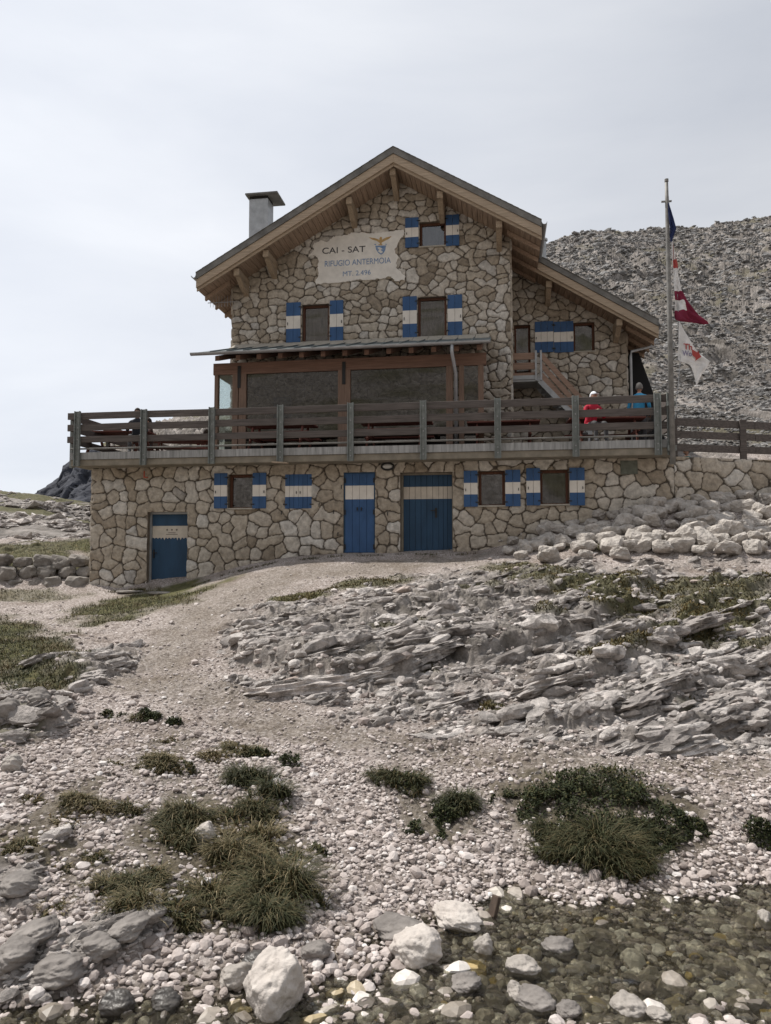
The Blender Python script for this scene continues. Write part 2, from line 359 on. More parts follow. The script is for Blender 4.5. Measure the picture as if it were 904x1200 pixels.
def pix(u, D, z):
    t = (z-EYE)/D                                     # invert (sP - v cP)/(cP + v sP) = t
    v = (sP-t*cP)/(cP+t*sP); return 452+u*(cP+v*sP)*FPX, 600+v*FPX
def blobs(X, Y, lst, wob, soft=0.35):
    m = np.zeros_like(X)
    for b in lst:
        cx, cy, rx, ry = b[:4]; an = R(b[4]) if len(b) > 4 else 0; w = b[5] if len(b) > 5 else 1
        dx, dy = X-cx, Y-cy; c, s = math.cos(an), math.sin(an)
        p = (dx*c+dy*s)/rx; q = (-dx*s+dy*c)/ry; r = np.sqrt(p*p+q*q)+wob
        m = np.maximum(m, w*(1-sstep(1-soft, 1+soft, r)))
    return m
ROCK = [(520,752,190,62,-12),(480,712,170,26,-8,.55),(400,740,90,22,-20,.8),(820,790,190,85,-18),(690,852,130,30,-4,.9),(800,705,150,40,-6,.8),(880,730,90,70),
        (640,690,110,22,-5,.7),(590,800,130,30,0,.55),(540,862,80,14,-10,.7),(430,842,60,12,-5,.6),(660,880,60,10,0,.5),
        (115,778,42,10,-22,.8),(18,842,36,22,-30,.9),(80,1122,105,34,-22),(14,1050,40,22,0,.8),(60,990,40,6,-30,.45),
        (1000,780,120,120),(1100,880,150,60),(-120,850,80,60),(-150,1050,120,80),(560,690,80,16,-5,.5),(720,760,100,40,-20)]
GREEN = [(25,770,78,36,8),(165,706,90,13,-14),(30,698,60,7,0,.6),(700,706,60,20,8),(735,722,42,16),(655,682,60,11,0,.9),(855,722,70,26,-18),(800,738,44,16,-20),(835,688,70,12,-5,.9),(700,690,40,12),(600,668,40,6,0,.8),(790,712,30,8,0,.8),(700,772,22,8,-20,.8),(745,770,30,10,-20,.8),(560,700,30,5,0,.7),(470,742,26,5,0,.6),(640,736,24,6,0,.7),(884,760,26,8,0,.7),(510,790,16,5,0,.6),(820,840,20,6,0,.6),
         (432,686,50,6,-4,.9),(355,702,36,6,-8),(580,828,20,8,0,.9),(20,860,35,10,-20,.7),(720,640,120,5,0,.8),(850,576,150,7,-2,.9),(640,612,110,8,-16,.8),(-200,760,120,60)]
SOIL = [(250,1000,95,75,-20),(270,1070,90,30),(60,960,90,14,-35,.8),(700,955,110,50,12),(130,1030,60,30,0,.7),(500,940,60,36,25,.8),(190,885,40,30,-30,.6),(30,990,50,18)]

LEDGES = [([(270, 772), (330, 790), (390, 806), (450, 806), (520, 786), (600, 772), (680, 752), (760, 716)], .26, 75),
          ([(300, 742), (400, 742), (480, 722), (600, 712), (700, 690)], .16, 40), ([(560, 856), (640, 862), (720, 850), (800, 846)], .16, 30),
          ([(620, 812), (700, 806), (760, 780), (830, 752)], .22, 40), ([(760, 842), (840, 815), (930, 800)], .20, 40), ([(700, 884), (800, 868), (930, 850)], .14, 24),
          ([(650, 738), (720, 720), (790, 680)], .12, 24), ([(790, 745), (850, 712), (940, 690)], .16, 30), ([(40, 800), (90, 806), (160, 780)], .14, 34), ([(-20, 858), (40, 862), (80, 840)], .16, 40),
          ([(520, 655+30), (600, 682), (700, 672)], .07, 16)]
TRACK = [(420,668,130,9,-4),(300,690,90,16,-22),(215,745,80,26,-40),(240,815,120,22,12),(400,862,150,15,8),(620,893,190,14,3),(850,902,170,16,1),(1050,905,160,20,0)]
def near_detail(u, D, zb):
    a = u*D; X, Y = pix(u, D, zb)
    wob = 0.55*fbm(a*1.1, D*1.1, 4, 11)
    rock = blobs(X, Y, ROCK, wob); green = blobs(X, Y, GREEN, wob*0.8); soil = blobs(X, Y, SOIL, wob*0.9)
    up = sstep(19.9, 21.0, D); rock = np.maximum(rock, up*0.8*sstep(-.2, .5, fbm(a*.35, D*.35, 4, 77)+.25))
    green = np.maximum(green, sstep(19.4, 19.9, D)*(1-sstep(22.5, 25, D))*(u < -.15)*sstep(-.35, .1, fbm(a*.5, D*.5, 3, 5)+.25))
    green = green*(1-0.2*rock)
    wx = 0.5*fbm(a*.6, D*.6, 4, 21); w2 = 0.20*fbm(a*2.1, D*2.1, 4, 25)
    th = R(24); q = -a*math.sin(th)+D*math.cos(th); lng = a*math.cos(th)+D*math.sin(th)
    qq = q+wx*.8+w2*.7; amp = np.clip(D/10, .32, 1.15)
    def saw(x, sharp=.16):
        f = x-np.floor(x); return np.where(f < sharp, sstep(0, sharp, f), 1-(f-sharp)/(1-sharp))-0.5
    gate = sstep(-.3, .35, fbm(a*.55+9, D*.55, 3, 31)); g2 = sstep(-.25, .3, fbm(a*1.6+3, D*1.6, 3, 37))
    h = saw(qq/1.7+.25*pn(lng*.5, q*.5, 3))*0.17*(0.25+0.9*gate)+saw(qq/.66+.35*pn(lng*.9, q*.9, 4), .12)*0.11*(0.2+0.9*g2)
    h = h+saw(qq/.27+.5*pn(lng*2.0, q*2.0, 6), .2)*0.055*(.3+.9*gate)+saw(qq/.11+.6*pn(lng*4, q*4, 16), .25)*0.024
    e1, i1, i1b = voronoi(lng*.75+.5*wx, q*2.4+1.2*w2, .9, 51); e2, i2, i2b = voronoi(lng*2.4+w2*2, q*6.5+w2*4, .9, 61); e3, i3, _ = voronoi(lng*6+w2*3, q*14, .9, 67)
    h = h+(i1-.5)*0.075+(i2-.5)*0.045+(i3-.5)*.022-0.06*(1-sstep(0, .07, e1))*g2-0.028*(1-sstep(0, .10, e2))-.012*(1-sstep(0, .12, e3))
    h = h+0.035*ridged(lng*1.6, q*4.2, 4, 71)-.02+0.010*fbm(a*24, D*24, 3, 81)
    h = h*amp*.62
    lw = 9*fbm(a*1.3, D*1.3, 4, 205)*np.clip(10/D, .4, 2)
    for pts, hh, back in LEDGES:
        xs = [p[0] for p in pts]; yl = np.interp(X, xs, [p[1] for p in pts]); t = yl-Y+lw
        ends = sstep(xs[0]-25, xs[0]+25, X)*(1-sstep(xs[-1]-25, xs[-1]+25, X)); e = hh*ends*(sstep(0, 7, t)-sstep(8, back, t))
        h = h+e; rock = np.maximum(rock, ends*sstep(-8, 2, t)*(1-sstep(back*.5, back, t))*.9)
    soft = 0.05*fbm(a*.8, D*.8, 3, 91)*np.clip(D/8, .4, 1.5)+0.018*fbm(a*4, D*4, 4, 95)+0.010*fbm(a*16, D*16, 3, 99)
    near_house = 1-sstep(14.8, 17.0, D)*(np.abs(u+.1) < .33)*(1-sstep(18.5, 19.5, D))
    z = zb+soft*near_house+rock*(h+.05)*near_house
    z = z-0.05*sstep(.2, .9, soil)*0+0.03*green*near_house
    return z, rock, green, soil

us = np.concatenate([np.linspace(-1.7, -.60, 90, endpoint=False), np.linspace(-.60, .60, 1080, endpoint=False), np.linspace(.60, 1.7, 90)])
ds = np.exp(np.linspace(math.log(2.3), math.log(25.5), 1080))
UU, DD = np.meshgrid(us, ds)
ZB = base_z(UU, DD)
ZN, RK, GR, SO = near_detail(UU, DD, ZB)
TR = blobs(*pix(UU, DD, ZB), TRACK, .35*fbm(UU*DD*1.3, DD*1.3, 3, 301), .5)
RK = RK*(1-.8*TR)
PXN, PYN = pix(UU, DD, ZN)
def grid_mesh(name, A, D, Z, mt, attrs, keep=None, smooth=True):
    n, m = Z.shape; x, y = to_world(A, D); V = np.stack([x, y, Z], -1).reshape(-1, 3)
    i = np.arange(n*m).reshape(n, m); F = np.stack([i[:-1, :-1], i[:-1, 1:], i[1:, 1:], i[1:, :-1]], -1).reshape(-1, 4)
    if keep is not None: F = F[keep.ravel()]
    return np_mesh(name, V, F, mt, None, smooth, attrs={k: v.ravel() for k, v in attrs.items()})
def sample(u, d, G):
    """bilinear lookup in a near-terrain grid"""
    fu = np.interp(u, us, np.arange(len(us))); fd = np.interp(d, ds, np.arange(len(ds)))
    i = np.clip(fd.astype(int), 0, len(ds)-2); j = np.clip(fu.astype(int), 0, len(us)-2); a = fd-i; b = fu-j
    return G[i, j]*(1-a)*(1-b)+G[i+1, j]*a*(1-b)+G[i, j+1]*(1-a)*b+G[i+1, j+1]*a*b
def ground_at(px, py):
    """first visible ground point of a sight line: u, D, z"""
    v = (py-600)/FPX; u = (px-452)/FPX/(cP+v*sP); j = int(np.clip(np.searchsorted(us, u), 0, len(us)-1)); col = PYN[:, j]
    k = int(np.argmax(col <= py)) if (col <= py).any() else len(ds)-1
    return u, ds[k], ZN[k, j]
def gpoint(px, py):
    u, d, z = ground_at(px, py); x, y = to_world(u*d, d); return Vector((x, y, z))

def terrain_mat(nm='limestone_ground', kk=1.0, dk=1.0):
    m = bpy.data.materials.new(nm); m.use_nodes = True; N, L = m.node_tree.nodes, m.node_tree.links
    p = N['Principled BSDF']; p.inputs['Roughness'].default_value = .92; p.inputs['Specular IOR Level'].default_value = .2
    t = N.new('ShaderNodeTexCoord')
    def noise(sc, det=6, ro=.6, vec=None):
        n = N.new('ShaderNodeTexNoise'); n.inputs['Scale'].default_value = sc; n.inputs['Detail'].default_value = det; n.inputs['Roughness'].default_value = ro
        L.new(vec or t.outputs['Object'], n.inputs['Vector']); return n.outputs['Fac']
    def rmp(f, st):
        r = N.new('ShaderNodeValToRGB'); e = r.color_ramp.elements; e[0].position, e[0].color = st[0][0], (*st[0][1], 1); e[1].position, e[1].color = st[-1][0], (*st[-1][1], 1)
        for q, c in st[1:-1]: k = e.new(q); k.color = (*c, 1)
        L.new(f, r.inputs['Fac']); return r.outputs['Color']
    def mix(f, a, b, bt='MIX'):
        x = N.new('ShaderNodeMixRGB'); x.blend_type = bt
        if isinstance(f, float): x.inputs['Fac'].default_value = f
        else: L.new(f, x.inputs['Fac'])
        L.new(a, x.inputs['Color1']); L.new(b, x.inputs['Color2']); return x.outputs['Color']
    def attr(n): a = N.new('ShaderNodeAttribute'); a.attribute_name = n; return a.outputs['Fac']
    # gravel: fine stones of differing tint
    vo = N.new('ShaderNodeTexVoronoi'); vo.inputs['Scale'].default_value = 38; L.new(t.outputs['Object'], vo.inputs['Vector'])
    sp = N.new('ShaderNodeSeparateColor'); L.new(vo.outputs['Color'], sp.inputs['Color'])
    grav = rmp(sp.outputs[0], [(0, (.18, .153, .138)), (.35, (.285, .249, .23)), (.7, (.375, .335, .315)), (1, (.53, .49, .47))])
    tone = rmp(noise(1.1*kk, 5), [(.32, (.66, .61, .56)), (.5, (.95, .93, .91)), (.7, (1.15, 1.13, 1.12))]); grav = mix(1.0, grav, tone, 'MULTIPLY')
    r1 = rmp(noise(2.4*kk, 9, .68), [(.30, (.08, .071, .062)), (.43, (.15, .135, .12)), (.56, (.29, .264, .243)), (.72, (.47, .432, .403))])
    r2 = rmp(noise(16*kk, 8, .7), [(.3, (.55, .55, .56)), (.5, (1, 1, 1)), (.75, (1.2, 1.18, 1.15))]); rock = mix(1.0, r1, r2, 'MULTIPLY')
    dkn = N.new('ShaderNodeRGB'); dkn.outputs[0].default_value = (dk, dk, dk, 1); rock = mix(1.0, rock, dkn.outputs[0], 'MULTIPLY')
    stain = rmp(noise(3.7*kk, 8, .7), [(.55, (0, 0, 0)), (.68, (1, 1, 1))]); 
    lich = N.new('ShaderNodeRGB'); lich.outputs[0].default_value = (.10, .10, .105, 1); rock = mix(mulf(N, L, stain, .55), rock, lich.outputs[0])
    gr = rmp(noise(9, 6, .7), [(.3, (.045, .04, .02)), (.5, (.085, .085, .035)), (.7, (.17, .14, .07))])
    so = rmp(noise(12, 6, .7), [(.3, (.06, .05, .033)), (.6, (.13, .11, .075)), (.75, (.28, .255, .22))])
    c = mix(attr('rock'), grav, rock); c = mix(attr('soil'), c, so); c = mix(attr('green'), c, gr)
    wet = N.new('ShaderNodeRGB'); wet.outputs[0].default_value = (.46, .44, .37, 1); c = mix(attr('wet'), c, mix(1.0, c, wet.outputs[0], 'MULTIPLY'))
    L.new(c, p.inputs['Base Color'])
    b1 = N.new('ShaderNodeBump'); b1.inputs['Strength'].default_value = 1.0; b1.inputs['Distance'].default_value = .03/kk
    L.new(noise(22*kk, 10, .75), b1.inputs['Height'])
    b2 = N.new('ShaderNodeBump'); b2.inputs['Strength'].default_value = .55; b2.inputs['Distance'].default_value = .012; b2.invert = True
    L.new(vo.outputs['Distance'], b2.inputs['Height']); L.new(b1.outputs['Normal'], b2.inputs['Normal']); L.new(b2.outputs['Normal'], p.inputs['Normal'])
    return m
def mulf(N, L, col, k):
    m = N.new('ShaderNodeMath'); m.operation = 'MULTIPLY'; m.inputs[1].default_value = k; L.new(col, m.inputs[0]); return m.outputs[0]
M['ground'] = terrain_mat(); M['mountain'] = terrain_mat('mountain_limestone', .22, .95)
WET = (1-sstep(.0, .06, ZN))*(DD < 7)
# drop the ground under the hut's own footprint (inside its cellar)
wx_, wy_ = to_world(UU*DD, DD)
inside = (wx_ > -10.2) & (wx_ < 3.7) & (wy_ > 18.4) & (wy_ < 29.5)
keep = ~(inside[:-1, :-1] & inside[1:, 1:])
g = grid_mesh('ground', UU*DD, DD, ZN, M['ground'], {'rock': RK, 'green': GR, 'soil': np.maximum(SO*.9, TR*.42), 'wet': WET}, keep)
tag(g, kind='structure')

# far slopes
uf = np.concatenate([np.linspace(-1.3, -.56, 60, endpoint=False), np.linspace(-.56, -.18, 330, endpoint=False), np.linspace(-.18, .17, 60, endpoint=False),
                     np.linspace(.17, .60, 620, endpoint=False), np.linspace(.60, 1.3, 80)])
sf = np.linspace(-.03, 1.12, 640); UF, SF = np.meshgrid(uf, sf); ty_, d1_, _b = far_params(UF)
DF = 24.6*(d1_/24.6)**SF; ZF = base_z(UF, DF); AF = UF*DF
k = np.clip(DF/60, .3, 1.4)
wq = .6*fbm(AF/9, DF/9, 3, 111); th = R(-38); q = -AF*math.sin(th)+DF*math.cos(th); lg = AF*math.cos(th)+DF*math.sin(th)
e1, i1, _ = voronoi(lg/3.4+wq, q/1.7+wq*1.3, .9, 121); e2, i2, _ = voronoi(lg/1.3+wq*2, q/.75+wq, .9, 131)
rk = (i1-.5)*.75-.45*(1-sstep(0, .12, e1))+(i2-.5)*.42-.25*(1-sstep(0, .14, e2))+.45*ridged(lg/3.2, q/1.6, 4, 141)-.35+.30*fbm(lg/1.3, q/.7, 4, 151)
big = (2.2*ridged(AF/24+wq, DF/40, 2, 161)-1.2)*(1-.8*sstep(.8, 1, SF))
mt_w = sstep(.0, .2, np.abs(UF+.35))*0+np.where(UF > -.36, 1, .45)
GF = sstep(.05, .35, fbm(AF/5, DF/5, 4, 171)-.26*(UF > .1)+(.55*sstep(.55, .8, SF)-.1+.5*(SF < .12))*(UF < -.38))*np.where(UF < -.38, .9, .55)
fin = sstep(24.6, 30, DF)
lip = 1-.75*sstep(.93, 1.0, SF)*0
ZF = ZF+(rk*.5+big*.55*sstep(.1, .4, SF))*k*mt_w*fin*(1-.6*GF)-.12*(1-fin)
tag(grid_mesh('mountain_slope', AF, DF, ZF, M['mountain'], {'rock': np.clip(1-GF*.6, 0, 1), 'green': GF, 'soil': GF*0, 'wet': GF*0}), kind='structure')

# the bank the photographer stands on and the hillside opposite the hut
ab = np.concatenate([np.linspace(-200, -12, 40, endpoint=False), np.linspace(-12, 12, 60, endpoint=False), np.linspace(12, 200, 41)]); db = np.concatenate([-np.exp(np.linspace(math.log(160), math.log(2), 120)), np.linspace(-1.9, 2.32, 30)])
AB, DB = np.meshgrid(ab, db)
ZBk = np.interp(-DB, [-2.35, -1.9, -.8, 0, 2, 6, 20, 60, 160], [-.12, -.05, .4, .55, .6, 1.6, 8, 30, 75])+np.abs(AB)*.03*sstep(-1, 1, -DB)
ZBk = ZBk+(.5*ridged(AB/5, DB/5, 5, 201)-.4)*np.clip((-DB-1)/12, 0, 2.2)
tag(grid_mesh('hillside', AB, DB, ZBk, M['ground'], {'rock': sstep(4, 12, -DB), 'green': sstep(.1, .4, fbm(AB/8, DB/8, 3, 3))*sstep(2, 6, -DB)*.7, 'soil': DB*0, 'wet': DB*0}), kind='structure')

# distant crags left of the hut
def crag(name, pts, D, base_y, depth, mt, seed, n=260, m=90):
    px = np.linspace(pts[0][0], pts[-1][0], n); yy = np.interp(px, [p[0] for p in pts], [p[1] for p in pts])
    u = pxu(px); top = EYE+D*np.array([tane(y) for y in yy]); bot = EYE+D*tane(base_y)
    s = np.linspace(0, 1.25, m); Uc, Sc = np.meshgrid(u, s); T = np.tile(top, (m, 1))
    face = np.clip(Sc, 0, 1); Z = bot+(T-bot)*np.where(Sc <= 1, face**.85, 1-(Sc-1)*2.2)
    Dc = D-depth*(1-Sc)
    Z = EYE+(Z-EYE)*Dc/D
    A = Uc*Dc; nz = ridged(A/(depth*.22), Z/(depth*.5), 5, seed)*depth*.10+fbm(A/(depth*.05), Z/(depth*.10), 4, seed+9)*depth*.035
    Dc2 = Dc+nz; return tag(grid_mesh(name, A, Dc2, Z+fbm(A/(depth*.08), Z*0+3, 4, seed+5)*depth*.03*Sc, mt, {}), kind='structure')
M['crag'] = mat('distant_rock', (.06, .064, .078), .95, col2=(.025, .027, .036), nscale=.09, bump=.8, bscale=.3, bdist=2.0, map_scale=(1.6, 1.6, .5))  # bluish tint in the base colour stands for distance haze
M['crag2'] = mat('pale_far_rock', (.21, .212, .222), .95, col2=(.10, .105, .115), nscale=.12, bump=.8, bscale=.4, bdist=2.0)
crag('mountain', [(-700, 640), (-100, 620), (20, 588), (32, 576), (40, 570), (50, 560), (58, 557), (63, 548), (66, 538), (74, 536), (80, 531), (88, 534), (98, 528), (110, 524), (130, 515), (160, 520), (300, 560)], 420, 640, 90, M['crag'], 301)
crag('mountain', [(98, 590), (112, 556), (130, 530), (160, 512), (190, 500), (215, 487), (250, 483), (290, 478), (330, 490), (400, 520)], 260, 620, 60, M['crag2'], 331)
# a valley floor that reaches the horizon beneath everything else
mb = MB(); mb.add([(-5000, -5000, -4), (5000, -5000, -4), (5000, 5000, -4), (-5000, 5000, -4)], [(0, 1, 2, 3)])
vf = mb.build('valley_floor', mat('scree', (.3, .29, .27), .95, var=.3, nscale=.01)); tag(vf, kind='structure')

# ------------------------------------------------------------------ the mountain hut
YL, YD, YR, YP, YM, YRF, YA, YAF = 17.8, 17.25, 17.2, 19.2, 21.0, 19.9, 23.2, 22.2
XL0, XL1 = -10.46, 4.02; XM0, XM1 = -7.9, 0.40; XA1 = 3.93; YB = 29.0
hut = empty('mountain_hut', (-3.2, YL, 2.2))
tag(hut, 'stone mountain hut with gabled timber roof, blue and white shutters and a raised terrace', 'mountain hut')

def stone_sheet(name, parent, p0, p1, z0, z1, cell=.42, openings=(), top=None, seed=1, res=.022, merge=.3, bulge=1.0, skirt=True, aspect=1.2):
    """rubble masonry face from p0 to p1 (x, y); the outward side is to the right of p0->p1 turned to -Y; openings in (u0,u1,z0,z1)"""
    p0 = np.array(p0, float); p1 = np.array(p1, float); L = np.linalg.norm(p1-p0); t = (p1-p0)/L; nrm = np.array([t[1], -t[0]])
    def axis(a, b, cuts):
        c = sorted({a, b, *[q for q in cuts if a < q < b]}); o = []
        for i in range(len(c)-1):
            n = max(1, int(round((c[i+1]-c[i])/res))); o += list(np.linspace(c[i], c[i+1], n, endpoint=False))
        return np.array(o+[b])
    ua = axis(0, L, [x for o in openings for x in o[:2]]); za = axis(z0, z1, [x for o in openings for x in o[2:4]])
    U, Z = np.meshgrid(ua, za)
    wu = U/(cell*aspect)+.16*fbm(U*1.7, Z*1.7, 3, seed)+.05*fbm(U*7, Z*7, 3, seed+5); wz = Z/cell*1.05+.16*fbm(U*1.7+50, Z*1.7, 3, seed+3)+.05*fbm(U*7+9, Z*7, 3, seed+8)
    e, r1, r2 = voronoi(wu, wz, .82, seed+20, merge, 19); ed = e*cell
    ed = ed+.006*fbm(U*20, Z*20, 3, seed+33)
    m = sstep(.002, .016, ed)
    # keep mortar joints from swallowing the stones at openings and corners
    h = m*(.018+.030*np.clip(ed/.08, 0, 1)**.6+.018*(r2-.5)+.010*fbm(U*6+r1*30, Z*6, 4, seed+40))*bulge-.004
    n, k = U.shape; x = p0[0]+t[0]*U+nrm[0]*h; y = p0[1]+t[1]*U+nrm[1]*h
    if skirt:
        for c in (0, -1): x[:, c] = p0[0]+t[0]*U[:, c]-nrm[0]*.05; y[:, c] = p0[1]+t[1]*U[:, c]-nrm[1]*.05
    V = np.stack([x, y, Z], -1).reshape(-1, 3); i = np.arange(n*k).reshape(n, k)
    F = np.stack([i[:-1, :-1], i[:-1, 1:], i[1:, 1:], i[1:, :-1]], -1).reshape(-1, 4)
    uc = ((ua[:-1]+ua[1:])/2)[None, :].repeat(n-1, 0); zc = ((za[:-1]+za[1:])/2)[:, None].repeat(k-1, 1); kp = np.ones_like(uc, bool)
    for o in openings: kp &= ~((uc > o[0]) & (uc < o[1]) & (zc > o[2]) & (zc < o[3]))
    if top is not None: kp &= zc < top(p0[0]+t[0]*uc)
    return np_mesh(name, V, F[kp.ravel()], M['masonry'], parent, False, attrs={'tint': (r1*.75+.25*r2).ravel(), 'mortar': (1-m).ravel()})

# openings, measured on their own wall planes
O_WL = rect(268, 556, 298.5, 597, YL); O_W2 = rect(335, 556, 366, 596, YL); O_D1 = rect(403, 553.5, 440, 648, YL); O_D2 = rect(469.5, 553.5, 531, 648, YL)
O_W3 = rect(561, 552, 592, 594, YL); O_W4 = rect(633, 550.5, 667, 592.5, YL); O_DL = rect(173, 600, 220, 691, YL)
O_MT = rect(492, 260, 523, 290, YM); O_ML = rect(354.5, 357, 386, 402, YM); O_MR = rect(490, 348, 523.5, 397, YM)
O_AD = rect(603, 381, 622, 455, YA); O_AW = rect(672, 378, 697, 413, YA); O_AS = rect(628, 379, 671, 414, YA)
O_ML_in = (XM0+.35, XM0+3.5, 4.8, 7.0)
# the roof line
ax, az = on(461, 172, YRF); lx, lz = on(230, 320, YRF); rx, rz = on(635, 258, YRF); sL = (az-lz)/(ax-lx); sR = (az-rz)/(rx-ax)
def roof_z(x): return np.where(x < ax, az-(ax-x)*sL, az-(x-ax)*sR)
a0x, a0z = on(632, 300, YAF); a1x, a1z = on(772, 375, YAF); sA = (a0z-a1z)/(a1x-a0x)
def ann_z(x): return a0z-(x-a0x)*sA
OFF = .52                                 # vertical distance from the roof top to the soffit
GR_BOT = 4.35
def op(o, x0): return (o[0]-x0, o[1]-x0, o[2], o[3])
stone_sheet('wall', hut, (XL0, YL), (XL1, YL), .8, 4.47, .31, [op(o, XL0) for o in (O_WL, O_W2, O_D1, O_D2, O_W3, O_W4, O_DL)], seed=5, res=.018, merge=.34, aspect=1.05)
stone_sheet('wall', hut, (XM0, YM), (XM1, YM), 4.7, 13.6, .235, [op(o, XM0) for o in (O_MT, O_ML, O_MR)], top=lambda x: roof_z(x)-OFF+.06, seed=46, merge=.28)
stone_sheet('wall', hut, (XM1, YA), (XA1, YA), 4.7, 11.7, .25, [op(o, XM1) for o in (O_AD, O_AW)], top=lambda x: ann_z(x)-OFF+.06, seed=87, merge=.28)
stone_sheet('wall', hut, (XL0, YB), (XL0, YL), .8, 4.47, .47, seed=130, res=.035)
stone_sheet('wall', hut, (XM0, YB), (XM0, YM), 4.7, float(roof_z(XM0))-OFF+.05, .38, seed=150, res=.035)
stone_sheet('wall', hut, (XM1, YM), (XM1, YA), 4.7, float(roof_z(XM1))-OFF+.05, .38, seed=170, res=.03)
stone_sheet('wall', hut, (XA1, YA), (XA1, YB), 4.3, float(ann_z(XA1))-OFF+.05, .38, seed=190, res=.035)
# solid cores behind the faces
def core(x0, x1, y0, y1, z0, z1): b.box(x0, x1, y0, y1, z0, z1)
b = MB(); core(XL0+.05, XL1-.05, YL+.34, YB-.05, .8, 4.45); core(XM0+.05, XM1-.05, YM+.34, YB, 4.47, 10.2)
b.prism([(XM0+.05, 10.2), (XM1-.05, 10.2), (XM1-.05, float(roof_z(XM1))-OFF), (ax, az-OFF-.02), (XM0+.05, float(roof_z(XM0))-OFF)], YM+.34, YB)
core(XM1-.04, XA1-.05, YA+.34, YB, 4.47, float(ann_z(XA1))-OFF)
b.prism([(XM1-.04, float(ann_z(XA1))-OFF), (XA1-.05, float(ann_z(XA1))-OFF), (XM1-.04, float(ann_z(XM1))-OFF)], YA+.34, YB)
b.build('inner_wall', M['mortar'], hut)
# reveals (jambs, lintel and sill faces of every opening)
M['reveal'] = mat('rendered_reveal', (.16, .13, .10), .9, var=.25, nscale=9)
def reveal(o, Y, dep=.34, t=.05):
    x0, x1, z0, z1 = o; b = MB()
    vs = []; ins = [(x0, z0), (x1, z0), (x1, z1), (x0, z1)]; ous = [(x0-t, z0-t), (x1+t, z0-t), (x1+t, z1+t), (x0-t, z1+t)]
    for yy_ in (Y-.012, Y+dep): vs += [(x, yy_, z) for x, z in ins]+[(x, yy_, z) for x, z in ous]
    b.add(vs, [f for i in range(4) for j in [(i+1) % 4] for f in ((4+i, 4+j, j, i), (8+i, 8+j, 12+j, 12+i), (i, j, 8+j, 8+i), (4+j, 4+i, 12+i, 12+j))])
    b.build('reveal', M['reveal'], hut)
for o in (O_WL, O_W2, O_D1, O_D2, O_W3, O_W4, O_DL): reveal(o, YL)
for o in (O_MT, O_ML, O_MR): reveal(o, YM)
for o in (O_AD, O_AW): reveal(o, YA)

def shutter(parent, x0, x1, z0, z1, Y, nb=2, th=.035, blue='blue', band_white='white', latch=1, fr=(.34, .66), lab=None):
    """boarded leaf: blue, white band, blue"""
    mb = MB(); w = (x1-x0)/nb; h = z1-z0; zz = [z0, z0+h*fr[0], z0+h*fr[1], z1]
    for i in range(nb):
        for j in range(3):
            g_ = .004; mb.box(x0+i*w+(g_ if i else 0), x0+(i+1)*w-(g_ if i < nb-1 else 0), Y-th, Y, zz[j]+(.0 if j == 0 else .0), zz[j+1], 1 if j == 1 else 0)
    s = mb.build('shutter', [M[blue], M[band_white]], parent)
    if lab: s['label'] = lab
    if latch:
        xx = x0+.045 if latch < 0 else x1-.045
        MB().box(xx-.008, xx+.008, Y-th-.02, Y-th+.001, z0+h*.43, z0+h*.50).build('latch', M['black'], parent)
        hx = x1 if latch < 0 else x0
        for q in (.12, .88): MB().box(hx-.05, hx+.05, Y-th-.012, Y-th+.001, z0+h*q-.014, z0+h*q+.014).build('hinge', M['black'], parent)
    return s
def window(o, Y, shut=None, dep=.16, mull=False, sill=True, curtain_or_dark=True, sh_w=None, lab=None):
    x0, x1, z0, z1 = o; mb = MB(); f = .065; yy = Y+dep
    mb.box(x0, x0+f, yy-.05, yy+.03, z0, z1); mb.box(x1-f, x1, yy-.05, yy+.03, z0, z1); mb.box(x0+f, x1-f, yy-.05, yy+.03, z1-f, z1); mb.box(x0+f, x1-f, yy-.05, yy+.03, z0, z0+f)
    if mull: mb.box((x0+x1)/2-.03, (x0+x1)/2+.03, yy-.04, yy+.02, z0+f, z1-f)
    w = mb.build('window', M['frame'], hut, bevel=.006)
    if lab: w['label'] = lab
    MB().box(x0+f-.004, x1-f+.004, yy-.008, yy+.004, z0+f-.004, z1-f+.004).build('pane', M['glass'], w)
    MB().box(x0+.01, x1-.01, yy+.10, yy+.13, z0, z1).build('curtain_or_dark', M['curtain_or_dark'] if curtain_or_dark else M['dark'], w)  # where there is no curtain, a near-black sheet stands for the unlit room
    if sill: MB().box(x0-.03, x1+.03, Y-.07, Y+dep-.05, z0-.005, z0+.035).build('sill', M['cut_stone'], w, bevel=.008)
    if shut:
        for s in shut: shutter(w, *s)
    return w
def shut_pair(pl, pr, Y, yo=.05):
    a = rect(*pl, Y); c = rect(*pr, Y)
    return [(a[0], a[1], a[2], a[3], Y-yo, 2, .035, 'blue', 'white', -1), (c[0], c[1], c[2], c[3], Y-yo, 2, .035, 'blue', 'white', 1)]
window(O_WL, YL, shut_pair((252.5, 555, 267.5, 596), (297.5, 554.5, 313, 596), YL))
window(O_W3, YL, shut_pair((544, 552, 560, 594), (592.5, 551, 610, 593.5), YL))
window(O_W4, YL, shut_pair((617, 549, 633, 592.5), (667.5, 548.5, 685, 592.5), YL))
window(O_MT, YM, shut_pair((475.5, 256.5, 491, 291), (523, 253, 538.5, 289), YM), dep=.14)
window(O_ML, YM, shut_pair((336.5, 355.5, 353, 402), (387.5, 353, 403, 400), YM), dep=.14)
window(O_MR, YM, shut_pair((472.5, 348.5, 489, 397), (525, 346.5, 542, 394), YM), dep=.14)
w = window(O_AW, YA, dep=.12, curtain_or_dark=False)
window(O_AD, YA, dep=.12, sill=False)
